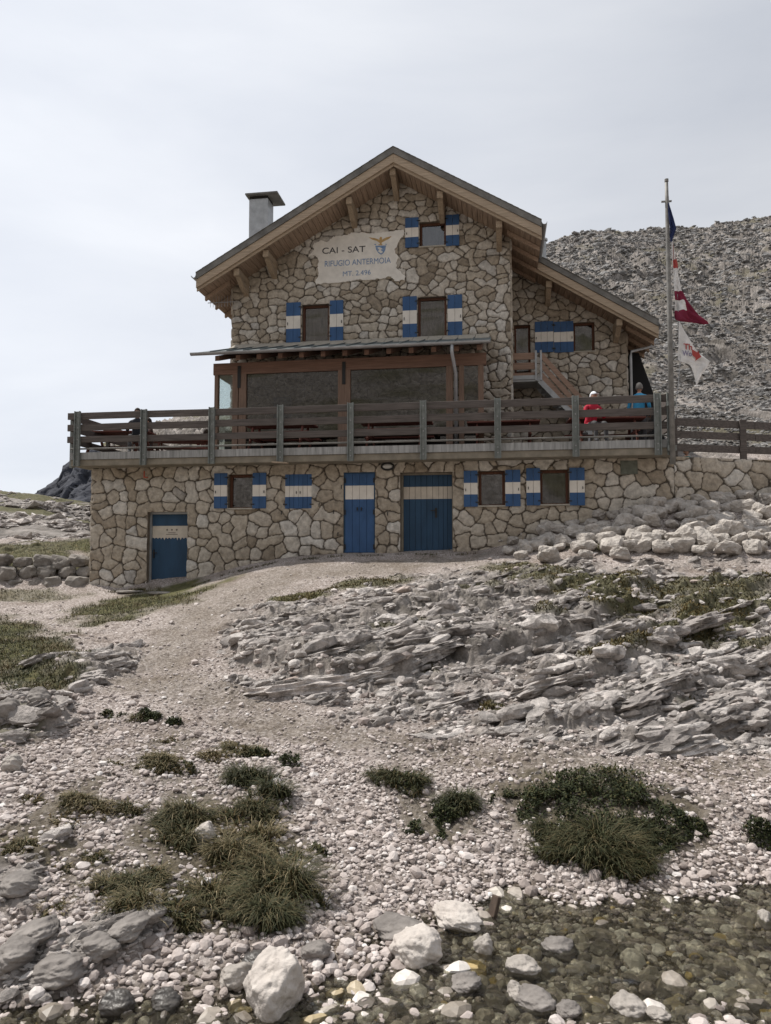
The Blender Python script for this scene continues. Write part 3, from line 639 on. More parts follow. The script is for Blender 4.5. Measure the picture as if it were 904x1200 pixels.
for (pa, pb, l) in ((627, 648.6, -1), (649.2, 672, 1)):
    q = rect(pa, 377.5, pb, 413.5, YA); shutter(hut, q[0], q[1], q[2], q[3], YA-.04, 3, .035, 'blue', 'white', l, lab='closed blue and white shutter on the side wing')
q = O_W2
shutter(hut, q[0], (q[0]+q[1])/2-.003, q[2], q[3], YL-.01, 3, .035, 'blue', 'white', 1, lab='closed blue and white shutter leaf, left of its pair')
shutter(hut, (q[0]+q[1])/2+.003, q[1], q[2], q[3], YL-.01, 3, .035, 'blue', 'white', -1, lab='closed blue and white shutter leaf, right of its pair')
def door_leaf(parent, x0, x1, z0, z1, Y, zb0, zb1, nb, blue, band_white, handle=None, name='leaf', mid=None):
    mb = MB(); w = (x1-x0)/nb; zz = [z0, zb0, zb1, z1]
    for i in range(nb):
        for j in range(3): mb.box(x0+i*w+(.004 if i else 0), x0+(i+1)*w-(.004 if i < nb-1 else 0), Y, Y+.05, zz[j], zz[j+1], 1 if j == 1 else 0)
    if mid: mb.box(x0+.02, x1-.02, Y-.006, Y+.001, mid-.006, mid+.006, 0)
    d = mb.build(name, [M[blue], M[band_white]], parent); return d
# narrow double shutters over a doorway
x0, x1, z0, z1 = O_D1; dd = MB(); dd.box(x0, x0+.035, YL+.005, YL+.1, z0, z1); dd.box(x1-.035, x1, YL+.005, YL+.1, z0, z1); dd.box(x0+.035, x1-.035, YL+.005, YL+.1, z1-.035, z1)
D = dd.build('door', M['shaded_blue'], hut); D['label'] = 'narrow bright blue double door with white band'
zb1, zb0 = on(420, 569, YL)[1], on(420, 585, YL)[1]; xm = (x0+x1)/2
for a_, b_ in ((x0+.037, xm-.003), (xm+.003, x1-.037)): door_leaf(D, a_, b_, z0+.01, z1-.037, YL+.01, zb0, zb1, 2, 'blue', 'white', mid=z0+1.02)
hb = MB()
for zz_ in (z0+.15, z0+1.0, z1-.2):
    for xx_ in (x0+.03, x1-.03): hb.box(xx_-.02, xx_+.02, YL-.02, YL+.009, zz_-.06, zz_+.06)
hb.build('hinge', M['black'], D); hb = MB()
for xx_ in (xm-.05, xm+.05): hb.box(xx_-.012, xx_+.012, YL-.03, YL+.01, z0+1.04, z0+1.12)
hb.build('handle', M['black'], D)
# wide recessed door, main leaf and narrow leaf
x0, x1, z0, z1 = O_D2; dd = MB(); yy = YL+.20
dd.box(x0, x0+.05, yy-.04, yy+.05, z0, z1); dd.box(x1-.03, x1, yy-.04, yy+.05, z0, z1); dd.box(x0+.05, x1-.03, yy-.04, yy+.05, z1-.045, z1)
D = dd.build('door', M['concrete'], hut); D['label'] = 'wide recessed blue door darkened for shade, with shade-dulled white band'
zb1, zb0 = on(500, 569.5, YL)[1], on(500, 584, YL)[1]; xs = x0+(x1-x0)*.72
door_leaf(D, x0+.052, xs-.003, z0+.01, z1-.047, yy, zb0, zb1, 6, 'shaded_blue', 'band_white'); door_leaf(D, xs+.003, x1-.032, z0+.01, z1-.047, yy, zb0, zb1, 3, 'shaded_blue', 'band_white')
MB().box(xs-.09, xs-.04, yy-.02, yy, z0+.86, z0+1.10).box(xs-.20, xs-.05, yy-.055, yy-.035, z0+1.02, z0+1.045).box(xs-.075, xs-.055, yy-.04, yy-.01, z0+1.02, z0+1.045).build('handle', M['black'], D)
# left door, lower down
x0, x1, z0, z1 = O_DL; dd = MB(); yy = YL+.16
dd.box(x0, x0+.05, yy-.05, yy+.05, z0, z1); dd.box(x0+.05, x1, yy-.05, yy+.05, z1-.05, z1)
D = dd.build('door', M['zinc'], hut); D['label'] = 'blue single door low on the left, darkened for shade, with ragged dulled white band'
zb1, zb0 = on(197, 616, YL)[1], on(197, 630, YL)[1]
door_leaf(D, x0+.052, x1-.004, z0+.01, z1-.052, yy, zb0, zb1, 1, 'shaded_blue', 'band_white')
MB().box(x0+.09, x0+.12, yy-.03, yy, z0+.80, z0+1.02).box(x0+.09, x0+.20, yy-.055, yy-.03, z0+.92, z0+.945).build('handle', M['black'], D)
tb = MB(); rr = random.Random(4); n = 11
for i in range(n):
    cx = x0+.07+(x1-x0-.11)*(i+.5)/n; w_ = .018+.012*rr.random(); d_ = .02+.05*rr.random()
    tb.prism([(cx-w_, zb0), (cx, zb0-d_), (cx+w_, zb0)], yy-.003, yy+.01)
tb.build('band_teeth', M['band_white'], D)  # pointed teeth in the band's colour along its lower edge
tb = MB(); cx = (x0+x1)/2+.04
for i in (-1, 0, 1):
    c_ = cx+i*.13; zc_ = zb1-.10; tb.prism([(c_-.025, zc_-.015), (c_+.025, zc_-.015), (c_, zc_+.028)], yy-.004, yy+.01); tb.prism([(c_-.025, zc_+.012), (c_, zc_-.03), (c_+.025, zc_+.012)], yy-.005, yy+.01)
tb.box(cx-.10, cx+.10, yy-.004, yy+.01, zb1-.185, zb1-.17); tb.box(cx-.16, cx+.16, yy-.004, yy+.01, zb1-.225, zb1-.212)
tb.build('lettering', M['rail'], D)

# painted sign panel with its writing
SG = [(10,310),(30,285),(60,250),(50,215),(62,190),(100,178),(130,165),(180,178),(215,150),(235,130),(280,124),(320,120),(350,118),(372,108),(395,95),(440,97),(500,95),(560,104),(620,100),(690,94),(740,85),(800,76),(855,70),(862,125),(850,120),(815,165),(800,200),(790,222),(775,240),(780,270),(800,300),(812,318),(800,335),(785,370),(795,385),(790,410),(830,440),(870,480),(860,520),(835,512),(810,525),(770,520),(755,495),(740,480),(700,490),(650,505),(620,500),(590,510),(500,515),(470,506),(440,510),(400,520),(350,525),(300,535),(240,540),(180,545),(150,538),(80,555),(72,530),(90,500),(100,470),(100,440),(95,410),(95,380),(105,350),(90,310),(65,296),(40,300)]
def sgp(zx, zy): return on(360+zx*.1327, 260+zy*.1327, YM-.06)
def jag(pts, n=4, amp=.018, seed=3):
    r = random.Random(seed); o = []
    for i in range(len(pts)):
        a, c = pts[i], pts[(i+1) % len(pts)]
        for k_ in range(n): t_ = k_/n; o.append((a[0]+(c[0]-a[0])*t_+r.uniform(-amp, amp)*(k_ > 0), a[1]+(c[1]-a[1])*t_+r.uniform(-amp, amp)*(k_ > 0)))
    return o
pl = jag([sgp(*p) for p in SG][::-1]); mb = MB(); mb.prism(pl[::-1] if False else pl, YM-.075, YM+.0)
sg = mb.build('sign_panel', M['plaster'], hut); sg['label'] = 'ragged white painted panel with the name of the hut'
def text(s, parent, m, zx0, zx1, zy_l, zy_r, hpx, Y=YM-.079, bold=0.0, sy=1.0, name='lettering', origin=(360, 260), k_=.1327, th=.003):
    cu = bpy.data.curves.new('lettering', 'FONT'); cu.body = s; cu.extrude = th; cu.size = 1; cu.offset = bold
    o = bpy.data.objects.new('tmp_text', cu); COL.objects.link(o); dg = bpy.context.evaluated_depsgraph_get(); me = bpy.data.meshes.new_from_object(o.evaluated_get(dg)); bpy.data.objects.remove(o)
    n = len(me.vertices); co = np.empty(n*3, np.float32); me.vertices.foreach_get('co', co); co = co.reshape(-1, 3)
    mn, mx_ = co.min(0), co.max(0); caps = .69 if True else 1
    P0 = on(origin[0]+zx0*k_, origin[1]+zy_l*k_, Y); P1 = on(origin[0]+zx1*k_, origin[1]+zy_r*k_, Y); P2 = on(origin[0]+zx0*k_, origin[1]+(zy_l-hpx)*k_, Y)
    ex = np.array([P1[0]-P0[0], P1[1]-P0[1]]); H = P2[1]-P0[1]
    tx = (co[:, 0]-mn[0])/(mx_[0]-mn[0]); ty = co[:, 1]/caps
    X = P0[0]+ex[0]*tx; Z = P0[1]+ex[1]*tx+H*ty; Yc = Y-co[:, 2]
    off = wloc(parent); co2 = np.stack([X-off.x, Yc-off.y, Z-off.z], -1).astype(np.float32); me.vertices.foreach_set('co', co2.ravel()); me.update()
    me.materials.clear(); me.materials.append(m); ob = bpy.data.objects.new(name, me); COL.objects.link(ob); ob.parent = parent; return ob
INKD = mat('dark_sign_ink', (.055, .055, .06), .8, var=.3, nscale=20); INKB = mat('blue_sign_ink', (.10, .20, .38), .8, col2=(.26, .32, .42), nscale=14)
text('CAI - SAT', sg, INKD, 135, 515, 282, 264, 52, bold=.004)
text('RIFUGIO ANTERMOIA', sg, INKB, 157, 740, 396, 362, 50, bold=.0)
text('MT. 2.496', sg, INKB, 317, 563, 480, 464, 42, bold=.0)
def emb(polys, m, dy=.079):
    mb = MB()
    for i, p in enumerate(polys):
        q = [sgp(*a) for a in p]; ar = sum(q[j][0]*q[(j+1) % len(q)][1]-q[(j+1) % len(q)][0]*q[j][1] for j in range(len(q)))
        if ar < 0: q = q[::-1]
        mb.prism(q, YM-dy-.001*i, YM-.07)
    return mb
gold = mat('gold_sign_paint', (.42, .28, .12), .7, var=.2, nscale=20)
emb([[(545,138),(600,146),(636,158),(648,178),(640,186),(615,170),(575,158)], [(748,128),(705,138),(668,156),(655,178),(664,184),(690,168),(725,152)],
     [(640,148),(650,134),(662,138),(664,150),(660,200),(648,206),(642,186)], [(630,200),(668,200),(664,208),(634,208)]], gold).build('emblem', gold, sg)
emb([[(604,214),(700,210),(692,250),(676,278),(654,292),(630,276),(612,248)]], INKB, .080).build('emblem', INKB, sg)
emb([[(640,225),(668,240),(650,250),(672,268),(654,282),(628,262),(640,248),(622,232)]], M['plaster'], .084).build('emblem', M['plaster'], sg)
emb([[(590,200),(612,196),(608,208)], [(692,196),(706,200),(698,208)]], INKB, .081).build('emblem', INKB, sg)

# roofs ------------------------------------------------------------
def slope_slab(name, m, xa, za, xb, zb, y0, y1, o0, o1, parent=hut):
    """slab along a roof slope between vertical offsets o0 (top) and o1 (bottom)"""
    if xa > xb: xa, za, xb, zb = xb, zb, xa, za
    return MB().prism([(xa, za-o1), (xb, zb-o1), (xb, zb-o0), (xa, za-o0)], y0, y1)
YRB = 29.9
rf = MB()
for (xa, za, xb, zb) in ((lx, lz, ax, az), (ax, az, rx, rz)):
    t_ = slope_slab('', None, xa, za, xb, zb, YRF-.03, YRB, 0, .19); rf.add(t_.v, t_.f)
    nn = 26                                     # overlapping courses of roofing seen on top
    for i in range(nn):
        f0, f1 = i/nn, (i+1.12)/nn; f1 = min(f1, 1)
        hi, lo = ((xb, zb), (xa, za)) if zb > za else ((xa, za), (xb, zb))
        p = (hi[0]+(lo[0]-hi[0])*f0, hi[1]+(lo[1]-hi[1])*f0); q = (hi[0]+(lo[0]-hi[0])*f1, hi[1]+(lo[1]-hi[1])*f1)
        A_, B_ = (p, q) if p[0] < q[0] else (q, p); la, lb = (.004, .012) if p[0] < q[0] else (.012, .004)
        rf.prism([(A_[0], A_[1]+.002), (B_[0], B_[1]+.002), (B_[0], B_[1]+lb), (A_[0], A_[1]+la)], YRF-.05, YRB)
roof = rf.build('roof', M['roofing'], hut)
bd = MB(); sf_ = MB()
for (xa, za, xb, zb) in ((lx, lz, ax, az), (ax, az, rx, rz)):
    t_ = slope_slab('', None, xa, za, xb, zb, YRF, YRF+.055, .192, .44); bd.add(t_.v, t_.f)
    t_ = slope_slab('', None, xa, za, xb, zb, YRF+.057, YRF+.11, .20, .52); bd.add(t_.v, t_.f)
    t_ = slope_slab('', None, xa, za, xb, zb, YRF+.11, YRB-.05, .36, .44); sf_.add(t_.v, t_.f)
    n = int(abs(xb-xa)/.14)                     # soffit boards with shadow gaps, running from gable to gable
    for i in range(n):
        x_ = xa+(xb-xa)*(i+.5)/n; z_ = za+(zb-za)*(i+.5)/n; dx = .065
        s_ = (zb-za)/(xb-xa); sf_.prism([(x_-dx, z_-s_*dx-.47), (x_+dx, z_+s_*dx-.47), (x_+dx, z_+s_*dx-.438), (x_-dx, z_-s_*dx-.438)], YRF+.11, YRB-.06)
bd.build('barge_board', M['barge'], roof, bevel=.008); sf_.build('soffit', M['soffit'], roof)
# rafters at the left eave
for y_ in np.arange(YRF+.6, YB, .8):
    for (xa, za, xb, zb) in ((lx+.03, lz, XM0+.1, float(roof_z(XM0+.1))), (XM1-.1, float(roof_z(XM1-.1)), rx-.03, rz)):
        MB().prism([(xa, za-.60), (xb, zb-.60), (xb, zb-.474), (xa, za-.474)], y_, y_+.1).build('rafter', M['soffit'], roof)
# purlin ends carrying the overhang
def purlin(x, zt, w=.17, h=.36, y0=YRF+.16, y1=YM+.1, wall=None):
    mb = MB(); mb.box(x-w/2, x+w/2, y0, y1, zt-.2, zt); yw = y1-.1
    mb.add([(x-w/2+.01, yw, zt-.201), (x+w/2-.01, yw, zt-.201), (x+w/2-.01, yw, zt-.52), (x-w/2+.01, yw, zt-.52), (x-w/2+.01, y0+.12, zt-.201), (x+w/2-.01, y0+.12, zt-.201), (x-w/2+.01, yw-.40, zt-.42), (x+w/2-.01, yw-.40, zt-.42)],
           [(0,1,2,3),(4,6,7,5),(6,3,2,7),(0,4,5,1),(0,3,6,4),(1,5,7,2)])
    return mb
for px_, py_ in ((279, 330), (313, 300), (410, 236), (461, 204), (516, 229), (585, 262)):
    x_ = on(px_, py_, YRF+.3)[0]; purlin(x_, float(roof_z(x_))-.475-(.05 if abs(x_-ax) > .3 else .02)).build('bracket', M['purlin'], roof, bevel=.012)
# annexe roof
ar = MB(); ar.prism([(XM1+.02, float(ann_z(XM1))-.19), (a1x, a1z-.19), (a1x, a1z), (XM1+.02, float(ann_z(XM1)))], YAF-.03, YRB)
for i in range(14):
    f0, f1 = i/14, min(1, (i+1.12)/14); xs_ = XM1+.3; X0 = xs_+(a1x-xs_)*f0; X1 = xs_+(a1x-xs_)*f1
    ar.prism([(X0, float(ann_z(X0))+.002), (X1, float(ann_z(X1))+.002), (X1, float(ann_z(X1))+.03), (X0, float(ann_z(X0))+.006)], YAF-.05, YRB)
aroof = ar.build('roof', M['roofing'], hut); aroof['label'] = 'lower lean-to roof over the side wing'
MB().prism([(XM1+.01, float(ann_z(XM1))-.44), (a1x, a1z-.44), (a1x, a1z-.192), (XM1+.01, float(ann_z(XM1))-.192)], YAF, YAF+.055).prism([(XM1+.01, float(ann_z(XM1))-.53), (a1x, a1z-.53), (a1x, a1z-.20), (XM1+.01, float(ann_z(XM1))-.20)], YAF+.057, YAF+.11).build('barge_board', M['barge'], aroof, bevel=.008)
sb = MB(); n = 26
for i in range(n):
    x_ = XM1+.02+(a1x-XM1-.04)*(i+.5)/n; z_ = float(ann_z(x_)); dx = .062
    sb.prism([(x_-dx, z_+sA*dx-.47), (x_+dx, z_-sA*dx-.47), (x_+dx, z_-sA*dx-.438), (x_-dx, z_+sA*dx-.438)], YAF+.11, YRB-.06)
sb.prism([(XM1+.02, float(ann_z(XM1))-.437), (a1x-.02, a1z-.437), (a1x-.02, a1z-.36), (XM1+.02, float(ann_z(XM1))-.36)], YAF+.11, YRB-.05)
for y_ in np.arange(YAF+.5, YB, .75): sb.prism([(XA1-.1, float(ann_z(XA1-.1))-.6), (a1x-.03, a1z-.6), (a1x-.03, a1z-.474), (XA1-.1, float(ann_z(XA1-.1))-.474)], y_, y_+.1)
sb.build('soffit', M['soffit'], aroof)
for px_ in (643, 724): 
    x_ = on(px_, 340, YAF+.4)[0]; purlin(x_, float(ann_z(x_))-.53, y0=YAF+.16, y1=YA+.1).build('bracket', M['purlin'], aroof, bevel=.012)
# gutters and downpipes
def gutter(x, z, y0, y1, parent, side):
    mb = MB(); r = .075; n = 8; prof = [(x+r*math.cos(a), z-r*math.sin(a)) for a in [math.pi*i/n for i in range(n+1)]]+[(x+(r-.012)*math.cos(a), z-(r-.012)*math.sin(a)) for a in [math.pi*(n-i)/n for i in range(n+1)]]
    mb.prism(prof, y0, y1); return mb.build('gutter', M['zinc'], parent)
gutter(lx-.05, lz-.10, YRF-.08, YRB, roof, -1); gutter(rx+.07, rz-.08, YRF-.08, YRB, roof, 1); gutter(a1x+.07, a1z-.10, YAF-.08, YRB, aroof, 1)
xd, zd = on(738, 410, YA-.1)
MB().tube([(a1x+.07, YA-.05, a1z-.16), (a1x+.05, YA-.05, a1z-.5), (xd+.05, YA-.1, zd-.05), (xd+.03, YA-.1, zd-.25), (xd+.03, YA-.1, 4.8)], .04, 8).build('downpipe', M['zinc'], aroof, smooth=True)
# chimney
cx0, _ = on(292, 250, 22.5); cx1, _ = on(314, 250, 22.5); czt = on(300, 233, 22.5)[1]
ch = MB().box(cx0, cx1, 22.5, 23.1, float(roof_z(cx0))-.1, czt).build('chimney', M['zinc'], roof, bevel=.01)
q0, q1 = on(287, 227, 22.4), on(326, 227, 22.4)
MB().box(q0[0]+.02, q1[0]-.02, 22.38, 23.3, czt+.10, czt+.15).box(cx0+.06, cx0+.1, 22.55, 22.6, czt, czt+.1).box(cx1-.1, cx1-.06, 22.55, 22.6, czt, czt+.1).box(cx0+.06, cx0+.1, 23.0, 23.05, czt, czt+.1).box(cx1-.1, cx1-.06, 23.0, 23.05, czt, czt+.1).build('cap', M['roofing'], ch)
MB().box(cx0+.02, cx1-.02, 22.52, 23.08, czt-.001, czt+.10).build('vent', M['dark'], ch)
xv = cx1+.02
MB().tube([(xv, 22.7, float(roof_z(xv))+.35), (xv+.5, 22.7, float(roof_z(xv))+.35)], .02, 6).tube([(xv, 22.7, float(roof_z(xv))+.22), (xv+.5, 22.7, float(roof_z(xv))+.42)], .02, 6).tube([(xv+.45, 22.7, float(roof_z(xv))), (xv+.45, 22.7, float(roof_z(xv))+.5)], .02, 6).build('bracket', M['black'], ch)
xv, zv = on(637, 292, 24.0)
MB().tube([(xv, 24, float(ann_z(xv))-.05), (xv, 24, zv+.25)], .09, 10).tube([(xv, 24, zv+.27), (xv, 24, zv+.33)], .14, 10).build('vent_pipe', M['zinc'], aroof)
# television aerial at the left eave
xa_, za_ = on(278, 352, YM-.1); mb = MB().tube([(xa_+.05, YM, za_), (xa_-.9, YM-.15, za_-.05)], .014, 6)
for i in range(8): x_ = xa_-.2-.09*i; mb.tube([(x_, YM-.12, za_-.18), (x_, YM-.12, za_+.16)], .006, 4)
mb.build('aerial', M['zinc'], hut)

# terrace slab, porch, stair -----------------------------------------
ZT = 4.78                                              # terrace floor
TX0, TX1 = -10.72, 3.90
mb = MB().box(TX0, TX1, YD, 26.0, 4.44, 4.60); sl_ = mb.build('terrace', M['concrete'], hut, bevel=.01)
MB().box(TX0-.02, TX1+.02, YD-.03, YD+.02, 4.602, ZT).box(TX0-.02, TX0+.02, YD+.021, 26.0, 4.602, ZT).build('fascia', M['fascia'], sl_)
mb = MB(); n = 60
for i in range(n): y_ = YD+.025+i*(26-YD)/n; mb.box(TX0+.025, TX1, y_, y_+(26-YD)/n-.012, 4.62, ZT-.01)
mb.build('decking', M['rail'], sl_)

po = MB(); px0, pz0 = on(227, 422, YP-.55); px1, pz1 = on(574, 405, YP-.55); ZG = 7.62
PXL, PXR = -7.72, -0.30
porch = MB().box(PXL-.02, PXR+.02, YP-.02, YP+.12, 7.14, 7.46).box(PXL-.02, PXR+.02, YP-.02, YP+.12, 4.79, 4.95).build('porch', M['porchbeam'], hut, bevel=.008)
porch['label'] = 'glazed timber porch in front of the hut'
def post(xa, xb, d=.12, y=YP, z1_=7.139): MB().box(xa, xb, y-.035, y+d, 4.951, z1_).build('post', M['porchwood'], porch, bevel=.006)
pp = lambda a, c, y=YP: (on(a, 455, y)[0], on(c, 455, y)[0])
for a, c in ((252, 256), (273, 279.5), (280.5, 289), (396.5, 411), (523, 531), (538, 544), (560.5, 567)): post(*pp(a, c))
for a, c, t_ in ((256, 273, 'side'), (289, 396.5, 0), (411, 523, 0), (544, 560.5, 0)):
    x0, x1 = pp(a, c); MB().box(x0-.003, x1+.003, YP+.03, YP+.042, 4.951, 7.139).build('pane', M['clearglass' if t_ == 'side' else 'porchglass'], porch)
MB().box(PXL+.001, PXL+.06, YP+.121, YM-.05, 4.8, 4.95).box(PXL+.001, PXL+.06, YP+.121, YM-.05, 7.15, 7.4).box(PXL+.001, PXL+.06, YM-.16, YM-.05, 4.95, 7.15).build('side_frame', M['porchwood'], porch)
MB().box(PXL+.02, PXL+.032, YP+.121, YM-.16, 4.95, 7.15).build('pane', M['clearglass'], porch)
MB().box(PXL+.3, PXR-.05, YP+.06, YP+.09, 4.951, 5.60).build('shade_panel', M['dark'], porch)  # near-black sheet added to darken the unlit lower part of the porch
# carved rafter ends and iron straps under the porch eave
for px_ in (266, 337, 408, 533): 
    pass
for i in range(13):
    x_ = PXL+.25+i*(PXR-PXL-.4)/12; MB().add([(x_-.06, YP-.42, 7.42), (x_+.06, YP-.42, 7.42), (x_+.06, YM, 8.14), (x_-.06, YM, 8.14), (x_-.06, YP-.42, 7.56), (x_+.06, YP-.42, 7.56), (x_+.06, YM, 8.28), (x_-.06, YM, 8.28)],
           [(0,3,2,1),(4,5,6,7),(0,1,5,4),(1,2,6,5),(2,3,7,6),(3,0,4,7)]).build('rafter', M['porchbeam'], porch)
for px_ in (281, 403.5): x_ = on(px_, 450, YP)[0]; MB().box(x_-.045, x_+.045, YP-.05, YP-.036, 6.75, 7.36).build('strap', M['black'], porch)
xr0, xr1 = px0, px1+.02
pr = MB().add([(xr0, YP-.55, 7.57), (xr1, YP-.55, 7.57), (xr1, YM+.02, 8.36), (XM0-.05, YM+.02, 8.36), (xr0, YP-.55, 7.63), (xr1, YP-.55, 7.63), (xr1, YM+.02, 8.42), (XM0-.05, YM+.02, 8.42)],
     [(0,3,2,1),(4,5,6,7),(0,1,5,4),(1,2,6,5),(2,3,7,6),(3,0,4,7)])
n = 17
for i in range(1, n):                                 # standing seams
    f = i/n; xb_ = xr0+(xr1-xr0)*f; xt_ = (XM0-.05)+(xr1-XM0+.05)*f; pr.beam((xb_, YP-.55, 7.645), (xt_, YM, 8.43), .02, .035)
proof = pr.build('porch_roof', mat('slate_blue_sheet', (.12, .14, .145), .55, .2, var=.3, nscale=4), porch)
mb = MB(); x_ = XM0+.12; rr = random.Random(8)
while x_ < xr1-.1:                                     # row of flat stone slabs flashing the roof to the wall
    w_ = .38+.12*rr.random(); x2 = min(x_+w_, xr1); mb.add([(x_, YM-.62, 8.19), (x2-.012, YM-.62, 8.19), (x2-.012, YM-.03, 8.46+.02*rr.random()), (x_, YM-.03, 8.46), (x_, YM-.62, 8.215), (x2-.012, YM-.62, 8.215), (x2-.012, YM-.03, 8.50), (x_, YM-.03, 8.50)],
           [(0,3,2,1),(4,5,6,7),(0,1,5,4),(1,2,6,5),(2,3,7,6),(3,0,4,7)]); x_ = x2
mb.build('slab_course', M['cut_stone'], porch)
gm = MB(); r_ = .07; pr_ = [(YP-.62+r_*math.cos(a), 7.60-r_*math.sin(a)) for a in [math.pi*i/8 for i in range(9)]]
prof = [(y_, z_) for y_, z_ in pr_]; nn = len(prof); vs = [(xr0-.05, y_, z_) for y_, z_ in prof]+[(xr1, y_, z_) for y_, z_ in prof]+[(xr0-.05, YP-.62+(y_-YP+.62)*.85, 7.60+(z_-7.6)*.85) for y_, z_ in prof]+[(xr1, YP-.62+(y_-YP+.62)*.85, 7.60+(z_-7.6)*.85) for y_, z_ in prof]
fs = [(i, i+1, nn+i+1, nn+i) for i in range(nn-1)]+[(2*nn+i, 3*nn+i, 3*nn+i+1, 2*nn+i+1) for i in range(nn-1)]
gm.add(vs, fs).build('gutter', M['zinc'], porch)
xq = on(534.5, 450, YP-.15)[0]
MB().tube([(on(530, 410, YP-.6)[0], YP-.62, 7.53), (on(530, 415, YP-.5)[0], YP-.6, 7.35), (xq, YP-.16, 6.9), (xq, YP-.16, ZT)], .045, 8).build('downpipe', M['zinc'], porch, smooth=True)
# things hung inside the porch
bx = on(331, 465, YM-.1); o_ = MB().box(bx[0]-.27, bx[0]+.27, YM-.09, YM-.05, 5.75, 6.85).build('notice_board', mat('blue_board', (.03, .06, .13), .8, var=.2), None, bevel=.01); tag(o_, 'dark blue board hung on the wall inside the porch', 'board')
def lamp_on(xp, yp, lab):
    x_, z_ = on(xp, yp, YP+.9); t = empty('pendant_lamp', (x_, YP+.9, z_)); tag(t, lab, 'lamp', 'pendant lamps in the porch')
    MB().tube([(x_, YP+.9, z_+.05), (x_, YP+.9, 7.5)], .008, 5).build('cord', M['black'], t); MB().tube([(x_, YP+.9, z_-.10), (x_, YP+.9, z_+.06)], [.045, .02], 10).build('lamp_shade', M['white'], t)
lamp_on(357, 468, 'small white pendant lamp behind the left porch window'); lamp_on(470, 446, 'small white pendant lamp behind the wide right porch window')
xo, zo = on(307, 459, YM-.1); mb = MB(); mb.tube([(xo+.24*math.cos(a), YM-.09, zo+.12*math.sin(a)) for a in np.linspace(0, 2*math.pi, 25)], .022, 6); tag(mb.build('wreath', M['black'], None, smooth=True), 'dark oval wreath hanging on the stone wall behind the porch glass', 'wreath')
xo, zo = on(310, 476, YM-.1); tag(MB().box(xo-.16, xo+.16, YM-.08, YM-.05, zo-.16, zo+.13).build('framed_picture', M['cut_stone'], None, bevel=.006), 'small pale framed notice below the wreath in the porch', 'picture')

# lamp, plate, hooks, downpipes on the lower wall
x_, z_ = on(455, 547, YL); lp = empty('bulkhead_lamp', (x_, YL, z_)); tag(lp, 'oval black bulkhead lamp between the two middle blue doors', 'lamp')
mb = MB(); mb.tube([(x_+.15*math.cos(a), YL-.09, z_+.085*math.sin(a)) for a in np.linspace(0, 2*math.pi, 21)], .022, 6).box(x_-.12, x_+.12, YL-.09, YL+.02, z_-.05, z_+.06); mb.build('housing', M['black'], lp)
MB().ball((x_, YL-.09, z_), .125, .06, .062, 14, 8).build('diffuser', mat('frosted_glass', (.5, .5, .48), .3), lp, smooth=True)
q = rect(727, 540, 747, 556, YL); tag(MB().box(q[0], q[1], YL-.06, YL-.035, q[2], q[3]).box(q[0]+.03, q[1]-.03, YL-.066, YL-.059, q[2]+.03, q[3]-.03).build('access_plate', mat('green_grey_metal', (.13, .14, .115), .6, .2, var=.3), None, bevel=.004), 'square grey green metal plate set in the stone wall under the terrace', 'plate')
hk = MB()
for px_, py_ in ((375, 592), (392, 600), (401, 571), (397, 626), (455, 602), (331, 601)):
    x_, z_ = on(px_, py_, YL); hk.tube([(x_, YL, z_+.04), (x_, YL-.07, z_+.04), (x_, YL-.08, z_-.05)], .011, 5)
hk.build('wall_hook', M['black'], hut)
x_, z_ = on(171, 556, YL-.05); tag(MB().box(x_-.05, x_-.025, YL-.066, YL-.045, z_-.09, z_+.09).box(x_-.025, x_+.06, YL-.066, YL-.045, z_-.09, z_-.065).build('trail_mark', mat('red_mark', (.42, .10, .07), .8), None), 'small red angular mark painted on the stone wall above the left door', 'painted mark')
x_, z_ = on(330, 541, YD-.1); tag(MB().beam((x_-.22, YD-.10, 4.43), (x_+.16, YD-.12, 4.40), .14, .03).build('loose_board', M['barge'], None), 'short loose pale board sticking out below the terrace edge', 'board')

# terrace railing ------------------------------------------------------
rail = empty('terrace_railing', (-3.4, YR, ZT)); tag(rail, 'long weathered grey board railing around the terrace', 'railing')
zr = [(5.62, 5.79), (5.33, 5.50), (5.02, 5.18)]; zt0 = 4.85
PX = [92.5, 170, 249.5, 329.5, 411.5, 496.5, 583.5, 674.5, 770.5, 785.5]; PXX = [on(p, 500, YR)[0] for p in PX]
rr = random.Random(12)
def rail_board(p, q, z0, z1, th=.045):
    p = Vector(p); q = Vector(q); j = rr.uniform(-.008, .008); k_ = rr.uniform(-.008, .008)
    return MB().beam((p.x, p.y, (z0+z1)/2+j), (q.x, q.y, (z0+z1)/2+k_), th, z1-z0)
xs_ = [-10.80]+PXX[1:8]+[TX1-.02]
for z0_, z1_ in zr:
    for i in range(len(xs_)-1):
        if i % 2 == 0 or True: rail_board((xs_[i]+.003, YR+.0, 0), (xs_[i+1]-.003, YR, 0), z0_, z1_).build('rail', M['rail'], rail, bevel=.008)
    for a_, c_ in ((YR+.1, YR+3.0), (YR+3.01, YR+6), (YR+6.01, YR+8.8)): rail_board((TX0-.03, a_, 0), (TX0-.03, c_, 0), z0_, z1_).build('rail', wood_y if 'wood_y' in globals() else M['rail'], rail, bevel=.008)
    rail_board((TX1-.05, YR+.06, 0), (TX1-.05, YR+2.9, 0), z0_, z1_).build('rail', M['rail'], rail, bevel=.008)
MB().tube([(TX0, YR+.01, 4.87), (TX1, YR+.01, 4.87)], .022, 6).build('rail', M['roofing'], rail)
